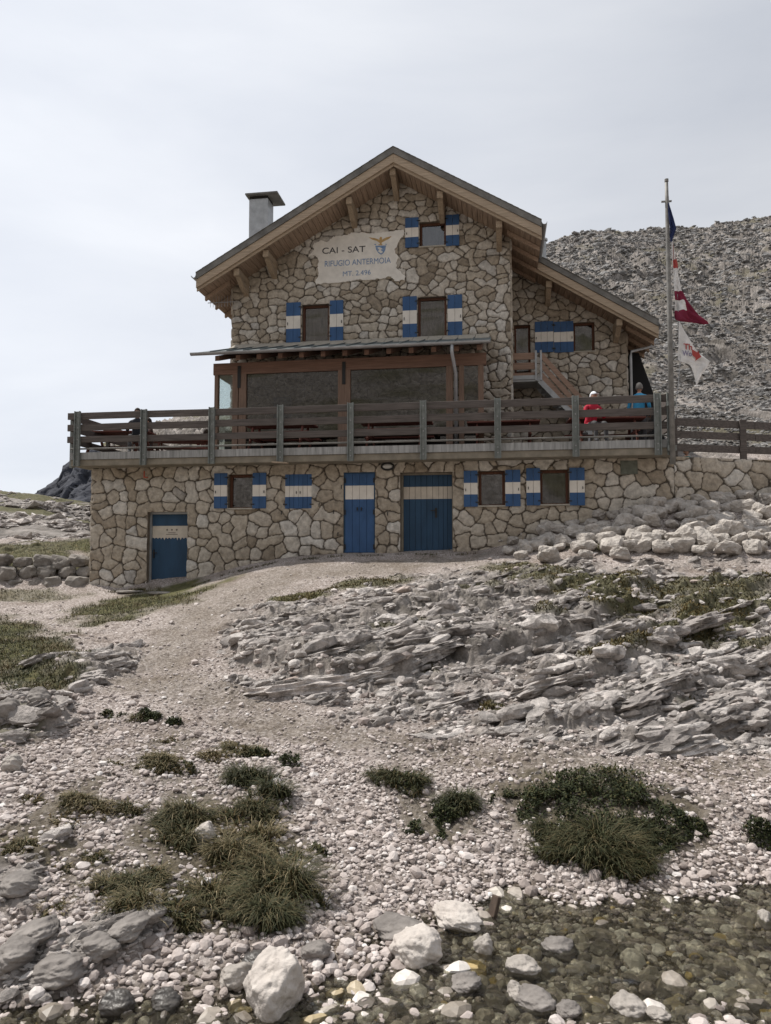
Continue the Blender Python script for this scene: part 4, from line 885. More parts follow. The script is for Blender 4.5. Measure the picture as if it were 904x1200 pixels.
for x_ in PXX:
  pst = MB().box(x_-.075, x_-.055, YR-.10, YR-.024, 4.42, 5.82).box(x_+.055, x_+.075, YR-.10, YR-.024, 4.42, 5.82).box(x_-.0549, x_+.0549, YR-.042, YR-.024, 4.42, 5.82).build('post', M['post'], rail, bevel=.004)
  for z_ in (4.55, 4.68, 5.1, 5.4, 5.7): MB().tube([(x_, YR-.05, z_), (x_, YR-.035, z_)], .016, 6).build('bolt', M['zinc'], pst)
for y_ in (YR+.25, YR+2, YR+4, YR+6, YR+8): MB().box(TX0-.13, TX0-.055, y_-.06, y_+.06, 4.42, 5.82).build('post', M['post'], rail, bevel=.004)
# outside stair to the side wing ---------------------------------------
st = empty('outside_stair', (on(618, 470, 22.3)[0], 22.3, ZT)); tag(st, 'timber boarded outside stair rising to the side wing door', 'stair'); YS = 22.2
x0, x1, z0, z1 = rect(601, 413, 627, 441, YS)
ZL = z0
MB().box(x0-.05, x1+.15, YS, YA-.05, ZL-.16, ZL-.05).build('landing', M['zinc'], st)
for i in range(3): zz_ = z1-.02-i*.30; MB().box(x0, x1, YS-.02, YS+.02, zz_-.2, zz_).build('plank', M['stairwood'], st)
MB().box(x0-.02, x1+.04, YS-.03, YS+.03, ZL-.1, ZL+.02).build('edge_strip', M['zinc'], st)
for x_ in (x0-.03, x1+.03, x1+.18): MB().box(x_-.028, x_+.028, YS-.07, YS-.021, ZL-.15, z1+.03).build('post', M['zinc'], st)
e0 = on(637, 434, YS); e1 = on(690, 497, YS); dxs, dzs = e1[0]-e0[0], e1[1]-e0[1]
for i in range(3):
    o_ = -.30*i+.62; MB().prism([(e0[0]-.1, e0[1]+o_-.22), (e1[0], e1[1]+o_-.22), (e1[0], e1[1]+o_), (e0[0]-.1, e0[1]+o_)], YS-.02, YS+.02).build('plank', M['stairwood'], st)
MB().prism([(e0[0]-.15, ZL-.22), (e1[0]+.1, e1[1]-.42), (e1[0]+.1, e1[1]-.2), (e0[0]-.15, ZL)], YS-.03, YS+.03).build('stringer', M['zinc'], st)
MB().prism([(e0[0]-.15, ZL-.22), (e1[0]+.1, e1[1]-.42), (e1[0]+.1, e1[1]-.2), (e0[0]-.15, ZL)], YA-.15, YA-.1).build('stringer', M['zinc'], st)
ns = 12; 
for i in range(ns):
    f = (i+.5)/ns; x_ = e0[0]-.1+(e1[0]-e0[0]+.2)*f; z_ = ZL-.1+(e1[1]-.35-ZL)*f; MB().box(x_-.13, x_+.13, YS+.031, YA-.151, z_-.03, z_).build('tread', M['zinc'], st)
px_ = on(663, 462, YS)[0]; MB().box(e1[0]-.03, e1[0]+.03, YS-.07, YS-.021, ZT, e1[1]+.75).build('post', M['zinc'], st)

# dark lean-to beyond the side wing's corner ---------------------------
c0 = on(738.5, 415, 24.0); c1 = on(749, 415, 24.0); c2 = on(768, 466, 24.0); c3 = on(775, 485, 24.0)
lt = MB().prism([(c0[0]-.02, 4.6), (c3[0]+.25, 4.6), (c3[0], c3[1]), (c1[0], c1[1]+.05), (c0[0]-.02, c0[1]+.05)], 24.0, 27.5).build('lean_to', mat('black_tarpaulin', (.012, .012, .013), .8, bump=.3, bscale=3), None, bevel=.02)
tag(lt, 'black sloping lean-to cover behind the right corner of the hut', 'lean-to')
# retaining wall and wooden fence running on to the right --------------
Pf = onZ(793, 537, 4.47); Pe = onZ(904, 541, 4.47); t_ = Vector((Pe[0]-Pf[0], Pe[1]-Pf[1])); 
W0 = Vector((XL1-.02, YL+.0)); W1 = W0+t_.normalized()*7.5
rw = empty('retaining_wall', (W0.x, W0.y, 4)); tag(rw, 'stone retaining wall continuing right from the hut below the wooden fence', 'wall')
stone_sheet('stone_face', rw, (W0.x, W0.y), (W1.x, W1.y), 2.6, 4.46, .36, seed=210, merge=.25, skirt=False)
nrm = Vector((t_.y, -t_.x)).normalized()
mb = MB(); q = [(W0-nrm*.02), (W1-nrm*.02), (W1-nrm*.5), (W0-nrm*.5)]; mb.add([(p.x, p.y, 2.6) for p in q]+[(p.x, p.y, 4.45) for p in q], [(0,3,2,1),(4,5,6,7),(0,1,5,4),(1,2,6,5),(2,3,7,6),(3,0,4,7)]); mb.build('core', M['mortar'], rw)
fe = empty('wooden_fence', (W0.x, W0.y, 4.5)); tag(fe, 'grey three board wooden fence on the wall right of the flagpole', 'fence')
tn = t_.normalized(); A0 = W0-nrm*.12
ztop = onZ and 5.40
def along(s): p = A0+tn*s; return p
zs_f = [(5.22, 5.40), (4.93, 5.10), (4.62, 4.79)]
for i in range(3):
    for (z0_, z1_) in zs_f:
        a_, c_ = along(.05+i*2.3), along(.05+(i+1)*2.3-.01); rail_board((a_.x, a_.y, 0), (c_.x, c_.y, 0), z0_, z1_).build('rail', M['rail'], fe, bevel=.008)
for s_ in (0.1, 1.98, 4.3, 6.6): p = along(s_); mb = MB().box(p.x-.07, p.x+.07, p.y-.12, p.y-.03, 4.44, 5.42); mb.build('post', M['rail'], fe, bevel=.008)


# ------------------------------------------------------------------ loose stones
def ico(sub):
    import bmesh
    bm = bmesh.new(); bmesh.ops.create_icosphere(bm, subdivisions=sub, radius=1); bm.verts.ensure_lookup_table()
    V = np.array([v.co[:] for v in bm.verts], np.float32); F = np.array([[v.index for v in f.verts] for f in bm.faces], np.int32); bm.free(); return V, F
def rock_shape(V, rs, n=9, flat=.58, soft=26):
    """angular stone: unit directions cut by random planes"""
    N_ = rs.randn(n, 3); N_ /= np.linalg.norm(N_, axis=1)[:, None]; dist = rs.uniform(.48, 1.0, n)
    dt = V @ N_.T; r = np.where(dt > .05, dist/np.maximum(dt, .05), 9.0); r = np.minimum(r, 1.15)
    rr_ = -np.log(np.exp(-soft*r).sum(1))/soft+np.log(1)/soft; rr_ = np.clip(rr_, .35, 1.2)
    P = V*rr_[:, None]; sc = np.array([1.0, rs.uniform(.65, .95), rs.uniform(flat-.15, flat+.15)]); return (P*sc).astype(np.float32)
def scatter(name, bases, F, pos, size, tint, mt, rs, kind='stuff', tilt=.35, smooth=False, sink=.25):
    n = len(pos); nb = len(bases); nv = len(bases[0]); which = rs.randint(0, nb, n); B = np.stack(bases)[which]
    yaw = rs.uniform(0, 2*np.pi, n); tx = rs.normal(0, tilt, n); c, s_ = np.cos(yaw), np.sin(yaw); ct, st_ = np.cos(tx), np.sin(tx)
    x, y, z = B[:, :, 0], B[:, :, 1], B[:, :, 2]
    y2 = y*ct[:, None]-z*st_[:, None]; z2 = y*st_[:, None]+z*ct[:, None]
    X = x*c[:, None]-y2*s_[:, None]; Y = x*s_[:, None]+y2*c[:, None]; S = size[:, None]
    V = np.stack([pos[:, 0, None]+X*S, pos[:, 1, None]+Y*S, pos[:, 2, None]+(z2+sink)*S], -1).reshape(-1, 3)
    FF = (F[None]+(np.arange(n)*nv)[:, None, None]).reshape(-1, 3)
    o = np_mesh(name, V, FF, mt, None, smooth, attrs={'tint': np.repeat(tint, nv)}); return tag(o, kind=kind)
PEB = [(0, (.08, .07, .062)), (.15, (.19, .160, .145)), (.4, (.33, .284, .262)), (.65, (.43, .380, .356)), (.88, (.54, .495, .47)), (1, (.66, .64, .62))]
M['pebble'] = ramp_mat('limestone_pebble', 'tint', PEB, bump=.35, bscale=70, bdist=.004, nvar=.16, nscale=30)
M['wetpebble'] = ramp_mat('stream_pebble', 'tint', [(0, (.09, .075, .06)), (.3, (.22, .19, .155)), (.55, (.34, .30, .26)), (.72, (.40, .36, .31)), (.76, (.36, .26, .09)), (.81, (.44, .40, .35)), (1, (.62, .58, .54))], rough=.5, bump=.3, bscale=60, bdist=.004, nvar=.2, nscale=25, spec=.5)
M['boulder'] = mat('limestone_boulder', (.29, .265, .245), .85, col2=(.095, .085, .078), nscale=3.2, bump=.6, bscale=9, bdist=.05)
rs = np.random.RandomState(21)
V1, F1 = ico(2); V0, F0 = ico(1)
B1 = [rock_shape(V1, rs) for _ in range(14)]; B0 = [rock_shape(V0, rs, 8) for _ in range(14)]
def pts_in(n, d0, d1, dens, umax=.80, power=1.0, sz=0.0):
    u = rs.uniform(-umax, umax, n); d = np.exp(rs.uniform(math.log(d0), math.log(d1), n))
    w = dens(u, d); k = rs.rand(n) < w; u, d = u[k], d[k]
    z = sample(u, d, ZN); x, y = to_world(u*d, d); return u, d, np.stack([x, y, z], -1)
def mask(u, d): return sample(u, d, RK), sample(u, d, GR), sample(u, d, SO), sample(u, d, ZN)
def dens_near(u, d):
    r, g_, so, z = mask(u, d); patch = .55+.45*sstep(-.35, .25, fbm(u*d*1.4, d*1.4, 3, 55))
    return np.clip(patch*(1-.85*sstep(.25, .7, r))*(1-.75*sstep(.3, .8, so))*(1-g_)*(1-.55*sample(u, d, TR)), 0, 1)*np.clip((d*1.15/7)**.3, .5, 1)
def tints(n, z=None): return np.clip(rs.beta(2.6, 2.2, n), 0, 1)
u, d, P = pts_in(30000, 3.3, 7.2, lambda u, d: dens_near(u, d)*np.where(mask(u, d)[3] > -.005, 1, .24))
sz = np.clip(rs.lognormal(math.log(.019), .42, len(P)), .008, .06)*np.interp(d, [3.5, 6, 7.2], [1.0, .9, .75])
scatter('gravel', B1, F1, P, sz, tints(len(P)), M['pebble'], rs)
u, d, P = pts_in(52000, 4.5, 11.5, lambda u, d: dens_near(u, d)*np.interp(d, [4.5, 6.8, 7.5, 11], [1, 1, .6, .3]))
scatter('gravel', B0, F0, P, np.clip(rs.lognormal(math.log(.013), .4, len(P)), .006, .04), tints(len(P)), M['pebble'], rs)
u, d, P = pts_in(17000, 7, 19, lambda u, d: (1-.7*sample(u, d, TR))*(.25+.6*sstep(0, .5, fbm(u*d*.8, d*.8, 3, 66)))*(1-.25*mask(u, d)[0])*(1-.9*mask(u, d)[1])*(1-sstep(16.5, 17, d)*(np.abs(u+.1) < .33)))
scatter('gravel', B0, F0, P, np.clip(rs.lognormal(math.log(.022), .5, len(P)), .01, .09), tints(len(P)), M['pebble'], rs)
u, d, P = pts_in(13000, 2.6, 5.2, lambda u, d: 1.0*(mask(u, d)[3] < .0))
scatter('stream_pebbles', B1, F1, P, np.clip(rs.lognormal(math.log(.029), .5, len(P)), .011, .10), rs.rand(len(P)), M['wetpebble'], rs, sink=-.05, tilt=.3, smooth=False)
# water
def water_mat():
    m = bpy.data.materials.new('stream_water'); m.use_nodes = True; N, L = m.node_tree.nodes, m.node_tree.links; N.clear()
    o = N.new('ShaderNodeOutputMaterial'); a = N.new('ShaderNodeMixShader'); g_ = N.new('ShaderNodeBsdfGlossy'); t = N.new('ShaderNodeBsdfTransparent'); f = N.new('ShaderNodeFresnel')
    g_.inputs['Roughness'].default_value = .07; t.inputs['Color'].default_value = (.86, .86, .77, 1); f.inputs['IOR'].default_value = 1.33
    tc_ = N.new('ShaderNodeTexCoord'); mp_ = N.new('ShaderNodeMapping'); mp_.inputs['Scale'].default_value = (1, 1.8, 1); n_ = N.new('ShaderNodeTexNoise'); n_.inputs['Scale'].default_value = 12; n_.inputs['Detail'].default_value = 7; n_.inputs['Roughness'].default_value = .62; n_.inputs['Distortion'].default_value = 1.2
    b_ = N.new('ShaderNodeBump'); b_.inputs['Strength'].default_value = 1; b_.inputs['Distance'].default_value = .09
    L.new(tc_.outputs['Object'], mp_.inputs['Vector']); L.new(mp_.outputs['Vector'], n_.inputs['Vector']); L.new(n_.outputs['Fac'], b_.inputs['Height'])
    for q_ in (g_, f): L.new(b_.outputs['Normal'], q_.inputs['Normal'])
    L.new(f.outputs[0], a.inputs[0]); L.new(t.outputs[0], a.inputs[1]); L.new(g_.outputs[0], a.inputs[2]); L.new(a.outputs[0], o.inputs['Surface']); return m
ww, wd = np.meshgrid(np.linspace(-7, 7, 420), np.linspace(1.8, 5.6, 170))
wz_ = .02+.012*fbm(ww*3, wd*5, 4, 401)+.010*fbm(ww*9, wd*14, 3, 405)*sstep(-.2, .3, fbm(ww*1.2, wd*1.2, 2, 409))
tag(grid_mesh('water', ww, wd, wz_, water_mat(), {}), kind='structure')


# slabs and blocks of bedrock breaking the surface -------------------------
def slab_shape(V, rs, n=9, el=(1.5, .9, .42), rough=.06):
    N_ = rs.randn(n, 3)*np.array([1, 1, .5]); N_ = np.r_[N_/np.linalg.norm(N_, axis=1)[:, None], [[0, 0, 1], [.1, .15, -1]]]; N_ /= np.linalg.norm(N_, axis=1)[:, None]
    dist = np.r_[rs.uniform(.6, 1.0, n), .62, .6]; dt = V @ N_.T; r = np.where(dt > .05, dist/np.maximum(dt, .05), 9.0)
    r = np.minimum(r, 1.2); r = -np.log(np.exp(-16*r).sum(1))/16; P = V*np.clip(r, .3, 1.15)[:, None]
    o = rs.uniform(0, 50); nz = fbm(P[:, 0]*2.2+o, P[:, 1]*2.2+P[:, 2]*3.1, 4, 7)+.8*ridged(P[:, 0]*2.5+P[:, 2]*5+o, P[:, 1]*2.5-P[:, 2]*4, 3, 9)-.6
    return (P*(1+rough*nz)[:, None]*np.array(el)).astype(np.float32)
M['outcrop'] = ramp_mat('outcrop_limestone', 'tint', [(0, (.17, .153, .141)), (.3, (.32, .291, .272)), (.6, (.45, .414, .388)), (.85, (.58, .54, .51)), (1, (.48, .39, .34))], bump=1.0, bscale=15, bdist=.07, nvar=.6, nscale=7)
V2, F2 = ico(4); V2b, F2b = ico(3)
def slabs(name, V, F, P, size, rs, mt, el=(1.5, .9, .42), nb=10, yaw0=R(24)+YAW, ysd=.35, dip=(.28, .22), rough=.06, sink=.05, tint=None, kind='stuff', pitch=(-.10, .12)):
    bases = np.stack([slab_shape(V, rs, el=el, rough=rough) for _ in range(nb)]); n = len(P); B = bases[rs.randint(0, nb, n)]; nv = len(V)
    ty = rs.normal(pitch[0], pitch[1], n); tx = rs.normal(*dip, n); yaw = rs.normal(yaw0, ysd, n); S = size[:, None]
    x, y, z = B[:, :, 0]*rs.uniform(.75, 1.35, n)[:, None], B[:, :, 1], B[:, :, 2]*rs.uniform(.7, 1.4, n)[:, None]
    c, s_ = np.cos(tx)[:, None], np.sin(tx)[:, None]; y, z = y*c+z*s_, -y*s_+z*c           # dips away from the stream
    c, s_ = np.cos(ty)[:, None], np.sin(ty)[:, None]; x, z = x*c+z*s_, -x*s_+z*c
    c, s_ = np.cos(yaw)[:, None], np.sin(yaw)[:, None]; x, y = x*c-y*s_, x*s_+y*c
    W_ = np.stack([P[:, 0, None]+x*S, P[:, 1, None]+y*S, P[:, 2, None]+(z+sink)*S], -1).reshape(-1, 3)
    FF = (F[None]+(np.arange(n)*nv)[:, None, None]).reshape(-1, 3); t_ = rs.beta(2.4, 2.2, n) if tint is None else tint
    return tag(np_mesh(name, W_, FF, mt, None, False, attrs={'tint': np.repeat(t_, nv)}), kind=kind)
rs = np.random.RandomState(77)
hs_ = lambda d: (1-(d > 16.8))
def dr(th0, k=1.0): return lambda u, d: k*sstep(th0, th0+.35, mask(u, d)[0])*(1-.85*mask(u, d)[1])*hs_(d)*(.25+.75*sstep(-.2, .35, fbm(u*d*.9, d*1.4, 3, 505)))
u, d, P = pts_in(230, 5.5, 15.3, lambda u, d: sstep(.5, .85, mask(u, d)[0])*(1-.6*mask(u, d)[1]), umax=.75); slabs('rock_outcrop', V2, F2, P, np.clip(rs.lognormal(math.log(.30), .32, len(P)), .18, .5)*np.clip(d/10, .6, 1.0), rs, M['outcrop'], sink=-.27, rough=.2, nb=14, el=(1.7, .8, .30), ysd=.22, dip=(.34, .16), pitch=(-.16, .08))
u, d, P = pts_in(1900, 3.6, 16.8, dr(.4), umax=.75); slabs('rock_outcrop', V2b, F2b, P, np.clip(rs.lognormal(math.log(.14), .36, len(P)), .07, .27)*np.clip(d/9, .45, 1.1), rs, M['outcrop'], sink=-.26, rough=.11, nb=16, el=(1.4, .95, .5))
u, d, P = pts_in(13000, 3.6, 16.8, dr(.22), umax=.75); slabs('rock_outcrop', V1, F1, P, np.clip(rs.lognormal(math.log(.072), .4, len(P)), .035, .17)*np.clip(d/9, .45, 1.15), rs, M['outcrop'], rough=.10, dip=(.3, .35), ysd=.5, sink=-.1, nb=16, el=(1.35, .95, .52))
u, d, P = pts_in(30000, 3.6, 17.3, dr(.05, .9), umax=.75); slabs('rock_outcrop', V0, F0, P, np.clip(rs.lognormal(math.log(.036), .4, len(P)), .018, .09)*np.clip(d/9, .5, 1.2), rs, M['outcrop'], rough=0, dip=(.3, .5), ysd=.9)
# blocks strewn over the mountain slope and the hill on the left
M['mblock'] = ramp_mat('mountain_block', 'tint', [(0, (.12, .117, .114)), (.4, (.21, .205, .20)), (.8, (.30, .291, .283)), (1, (.42, .41, .40))], bump=.8, bscale=2.5, bdist=.15, nvar=.4, nscale=.9)
def far_pts(n, u0, u1, s0, s1, thr):
    fu = rs.uniform(u0, u1, n); fs = rs.uniform(s0, s1, n); iu = np.interp(fu, uf, np.arange(len(uf))); i_s = np.interp(fs, sf, np.arange(len(sf)))
    a_, b_ = i_s.astype(int).clip(0, len(sf)-2), iu.astype(int).clip(0, len(uf)-2); zz = ZF[a_, b_]; AA, DDf, G_ = AF[a_, b_], DF[a_, b_], GF[a_, b_]
    k_ = (rs.rand(n) < (1-G_)) & (fbm(AA/3.5, DDf/3.5, 3, 611) > thr); AA, DDf, zz = AA[k_], DDf[k_], zz[k_]; x_, y_ = to_world(AA, DDf); return DDf, np.stack([x_, y_, zz], -1)
yw = YAW-R(35)
d, P = far_pts(3800, .16, .62, .0, 1.02, -.25); slabs('mountain_blocks', V1, F1, P, np.clip(rs.lognormal(math.log(.28), .4, len(P)), .15, .62)*np.clip(d/75, .4, 1.5), rs, M['mblock'], yaw0=yw, ysd=.6, dip=(.1, .4), sink=-.48, rough=.12, el=(1.2, .95, .6))
d, P = far_pts(42000, .16, .62, .0, 1.03, -.6); slabs('mountain_blocks', V0, F0, P, np.clip(rs.lognormal(math.log(.15), .4, len(P)), .07, .42)*np.clip(d/75, .4, 1.5), rs, M['mblock'], yaw0=yw, ysd=1, dip=(.1, .6), rough=0)
d, P = far_pts(3500, -.62, -.30, -.02, .95, -.2); slabs('hill_blocks', V0, F0, P, np.clip(rs.lognormal(math.log(.13), .5, len(P)), .05, .6), rs, M['outcrop'], ysd=.8, rough=0)

# single boulders ------------------------------------------------------------
M['darkrock'] = mat('dark_wet_rock', (.09, .08, .07), .45, col2=(.035, .032, .03), nscale=6, bump=.6, bscale=12, bdist=.03, spec=.5)
M['paleboulder'] = mat('pale_boulder', (.55, .51, .47), .9, col2=(.36, .32, .29), nscale=4.5, bump=.9, bscale=14, bdist=.03)
M['streamrock'] = mat('half_wet_rock', (.42, .385, .35), .75, col2=(.20, .18, .16), nscale=5, bump=.9, bscale=14, bdist=.03)
V3, F3 = ico(5)
def boulder(px, py, w, h, seed, label, mt='paleboulder', name='boulder', grp=None, rot=None, cuts=12, deep=.9):
    r_ = np.random.RandomState(seed); u, D, z = ground_at(px, py); sx = w/FPX*D/2; sz = h/FPX*D/2/.80
    N_ = r_.randn(cuts, 3); N_ /= np.linalg.norm(N_, axis=1)[:, None]; dist = r_.uniform(.62, .95, cuts); dt = V3 @ N_.T; rr_ = np.where(dt > .05, dist/np.maximum(dt, .05), 9.); rr_ = -np.log(np.exp(-14*np.minimum(rr_, 1.15)).sum(1))/14
    P = V3*np.clip(rr_, .4, 1.1)[:, None]; o = r_.uniform(0, 90)
    nz = .09*fbm(P[:, 0]*2+o, P[:, 1]*2+P[:, 2]*2.7, 4, 3)+.05*ridged(P[:, 0]*3.3+P[:, 2]*3+o, P[:, 1]*3.3-P[:, 2]*2, 4, 5)+.012*fbm(P[:, 0]*14+P[:, 2]*9, P[:, 1]*14+o, 3, 8)
    P = P*(1+nz)[:, None]; P[:, 0] *= sx/max(1e-6, np.abs(P[:, 0]).max()); P[:, 1] *= max(sx, sz)*deep/np.abs(P[:, 1]).max(); P[:, 2] *= sz/np.abs(P[:, 2]).max()
    a_ = R(rot or 0)
    if rot: P = np.stack([P[:, 0]*math.cos(a_)+P[:, 2]*math.sin(a_), P[:, 1], -P[:, 0]*math.sin(a_)+P[:, 2]*math.cos(a_)], -1)
    yw_ = YAW+r_.uniform(-.2, .2); P = np.stack([P[:, 0]*math.cos(yw_)-P[:, 1]*math.sin(yw_), P[:, 0]*math.sin(yw_)+P[:, 1]*math.cos(yw_), P[:, 2]], -1)
    x, y = to_world(u*(D+sx*.5), D+sx*.5); loc = (x, y, z+sz*.55)
    ob = np_mesh(name, P+np.array(loc), F3, M[mt], None, True, loc=loc); return tag(ob, label, 'rock', grp)
for a in [(322,1196,78,66,1,'largest pale boulder standing in the stream at the lower edge'),
          (488,1136,64,36,2,'pale angular rock at the water edge with a sharp top'),
          (536,1094,58,24,3,'long pale block lying on the bank above the water edge',),
          (470,1108,66,26,14,'flat grey rock lying left of the long pale block','boulder'),
          (566,1125,26,26,5,'upright pale rock between the long block and the stream stones'),
          (303,1140,38,17,6,'small black wet rock just behind the largest boulder','darkrock'),
          (137,1196,40,26,7,'black wet rock in the stream, leftmost of the dark ones','darkrock'),
          (195,1190,36,24,8,'black wet rock in the stream left of the largest boulder','darkrock'),
          (277,1158,46,22,9,'flat pale rock touching the left side of the largest boulder'),
          (240,988,32,22,10,'single white block resting on the left grass tussocks'),
          (612,1148,44,22,11,'pale rock rising from the middle of the stream'),
          (655,1128,44,22,12,'low brown grey rock in the stream right of the middle one','boulder'),
          (737,1196,46,22,13,'broad pale rock at the lower edge in the right part of the stream'),
          (630,1190,56,24,24,'wide grey rock at the lower edge below the middle of the stream','boulder'),
          (604,1180,24,24,15,'small white pointed rock in the stream'),
          (772,1200,28,14,16,'small pale rock beside the broad one at the lower edge'),
          (668,1196,30,16,26,'small grey rock between the two broad ones at the lower edge','boulder'),
          (150,1104,56,22,41,'dark grey slab at the right end of the left bank rocks','boulder'),
          (18,1140,56,30,42,'dark grey slab cut by the left edge near the water','boulder'),
          (172,1084,46,18,43,'small grey slab below the left grass patch','boulder'),
          (72,1156,70,28,17,'large grey slab at the lower left with a pale flat top','boulder'),
          (42,1112,64,24,18,'long tilted grey slab on the left bank','boulder'),
          (116,1128,56,24,19,'grey slab on the left bank beside the tilted one','boulder'),
          (22,1052,48,24,20,'smooth grey rock at the left edge above the slabs','boulder'),
          (14,905,24,20,21,'pale block on the gravel near the left edge'),
          (46,824,30,18,22,'rounded grey rock below the left grass bank','boulder'),
          (10,846,34,26,23,'large dark grey rock at the left edge below the grass bank','boulder'),
          (896,1090,20,20,34,'pale rock in the stream at the right edge'),
          (545,1165,40,18,35,'flat rock washed by the stream right of the largest boulder','boulder'),
          (370,1128,34,20,36,'small grey rock on the bank right of the largest boulder','boulder')]:
    rot_ = {18: -20, 17: -12, 19: -16, 3: 6, 41: -18, 42: -14, 43: -10}.get(a[4]); boulder(*a[:6], mt=a[6] if len(a) > 6 else ('paleboulder' if a[4] in (1, 2, 3, 10) else 'streamrock'), rot=rot_, deep=1.0)
# boulders stacked against the right wall
rs = np.random.RandomState(5); protos = []
M['rubble'] = mat('rubble_limestone', (.52, .48, .44), .9, col2=(.27, .245, .22), nscale=2.2, bump=.8, bscale=6, bdist=.05)
for i in range(9):
    P = slab_shape(V2b, rs, n=12, el=(1.0, .92, .86), rough=.09); protos.append(P)
lab_r = 'pale limestone boulder in the pile stacked against the wall right of the doors'
TOPL = ([565, 590, 620, 660, 700, 740, 780, 904, 1000], [634, 627, 617, 603, 591, 586, 583, 582, 582]); BOTL = ([565, 600, 640, 904, 1000], [638, 654, 657, 652, 650])
meshes = []; first = True
row = 0; py_ = 657
while py_ > 578:
    pxx = 566+(row % 2)*10
    while pxx < 985:
        jx, jy = pxx+rs.uniform(-6, 6), py_+rs.uniform(-3, 3)
        if np.interp(jx, *TOPL) < jy < np.interp(jx, *BOTL)+1:
            u, D, z = ground_at(jx, jy); x, y = to_world(u*D, D); s_ = rs.uniform(.17, .31)*(.75 if jx < 640 else 1)
            k_ = rs.randint(0, 9)
            if len(meshes) < 9:
                k_ = len(meshes); ob = np_mesh('boulder', protos[k_]+np.array([x, y, z]), F2b, M['rubble'], None, False, loc=(x, y, z)); meshes.append(ob)
            else: ob = meshes[k_].copy(); COL.objects.link(ob)
            ob.location = (x, y, z+s_*.42); ob.scale = (s_*rs.uniform(.9, 1.35), s_, s_*rs.uniform(.85, 1.15)); ob.rotation_euler = (rs.normal(0, .25), rs.normal(0, .25), rs.uniform(0, 6.28))
            tag(ob, 'pale boulder in the front bottom row of the pile against the right wall' if jy > 646 else ('small grey boulder at the thin left end of the pile against the wall' if jx < 640 else lab_r), 'rock', 'boulders stacked against the right wall')
        pxx += 20
    py_ -= 9.5; row += 1
M['outcrop2'] = mat('dark_wall_stone', (.30, .275, .25), .9, col2=(.10, .09, .08), nscale=2.6, bump=.8, bscale=6, bdist=.05)
# dry stone wall at the far left
dw = empty('dry_stone_wall', (*to_world(-.47*19.3, 19.3), 1.3)); tag(dw, 'dry stone retaining wall of rough dark boulders left of the hut', 'wall')
for r_i, (zc, n_) in enumerate(((1.42, 13), (1.74, 12), (2.02, 13))):
    for i in range(n_):
        a_ = -13.6+(i+.5*(r_i % 2)+rs.uniform(-.15, .15))*.50
        if a_ > -7.75: continue
        x, y = to_world(a_, 19.35+.12*r_i); P = slab_shape(V2b, rs, n=10, el=(1.05, .8, .86), rough=.1)*rs.uniform(.24, .36)
        a2 = rs.uniform(-.3, .3); P = np.stack([P[:, 0]*math.cos(a2)+P[:, 2]*math.sin(a2), P[:, 1], -P[:, 0]*math.sin(a2)+P[:, 2]*math.cos(a2)], -1)
        np_mesh('stone', P+np.array([x, y, zc+rs.uniform(-.04, .04)]), F2b, M['outcrop2'], dw, False)


# ------------------------------------------------------------------ plants
def blades(roots, az, L, w, e0, e1, rs, seg=4, jit=.25):
    """drooping strips; elevation runs from e0 at the root to e1 at the tip"""
    n = len(roots); e0 = e0+rs.normal(0, jit, n); e1 = e1+rs.normal(0, jit, n); p = roots.copy(); cx, cy = np.cos(az), np.sin(az); V = []
    sx, sy = -cy, cx
    for k in range(seg+1):
        f = k/seg; ww_ = w*(1-f)**.7*.5+w*.04; V.append(np.stack([p[:, 0]-sx*ww_, p[:, 1]-sy*ww_, p[:, 2]], -1)); V.append(np.stack([p[:, 0]+sx*ww_, p[:, 1]+sy*ww_, p[:, 2]], -1))
        e = e0+(e1-e0)*f; st_ = L/seg; p = p+np.stack([np.cos(e)*cx*st_, np.cos(e)*cy*st_, np.sin(e)*st_], -1)
    V = np.stack(V, 1).reshape(-1, 3); b = (np.arange(n)*(2*seg+2))[:, None, None]; F = np.array([[2*k, 2*k+1, 2*k+3, 2*k+2] for k in range(seg)])[None]+b
    return V, F.reshape(-1, 4), 2*seg+2
def zg(x, y):
    a = x*cY+y*sY; d = -x*sY+y*cY; return sample(a/d, d, ZN), a/d, d
GRS = [(0, (.016, .022, .010)), (.3, (.034, .040, .015)), (.55, (.062, .058, .024)), (.8, (.125, .095, .045)), (1, (.27, .22, .13))]
M['grass'] = ramp_mat('grass_blades', 'tint', GRS, rough=.7, bump=0, nvar=.2, nscale=6, spec=.3)
M['moss'] = ramp_mat('moss_leaves', 'tint', [(0, (.016, .022, .009)), (.4, (.032, .040, .014)), (.7, (.070, .062, .024)), (1, (.13, .088, .04))], rough=.8, bump=0, nvar=.25, nscale=6)
rs = np.random.RandomState(99)
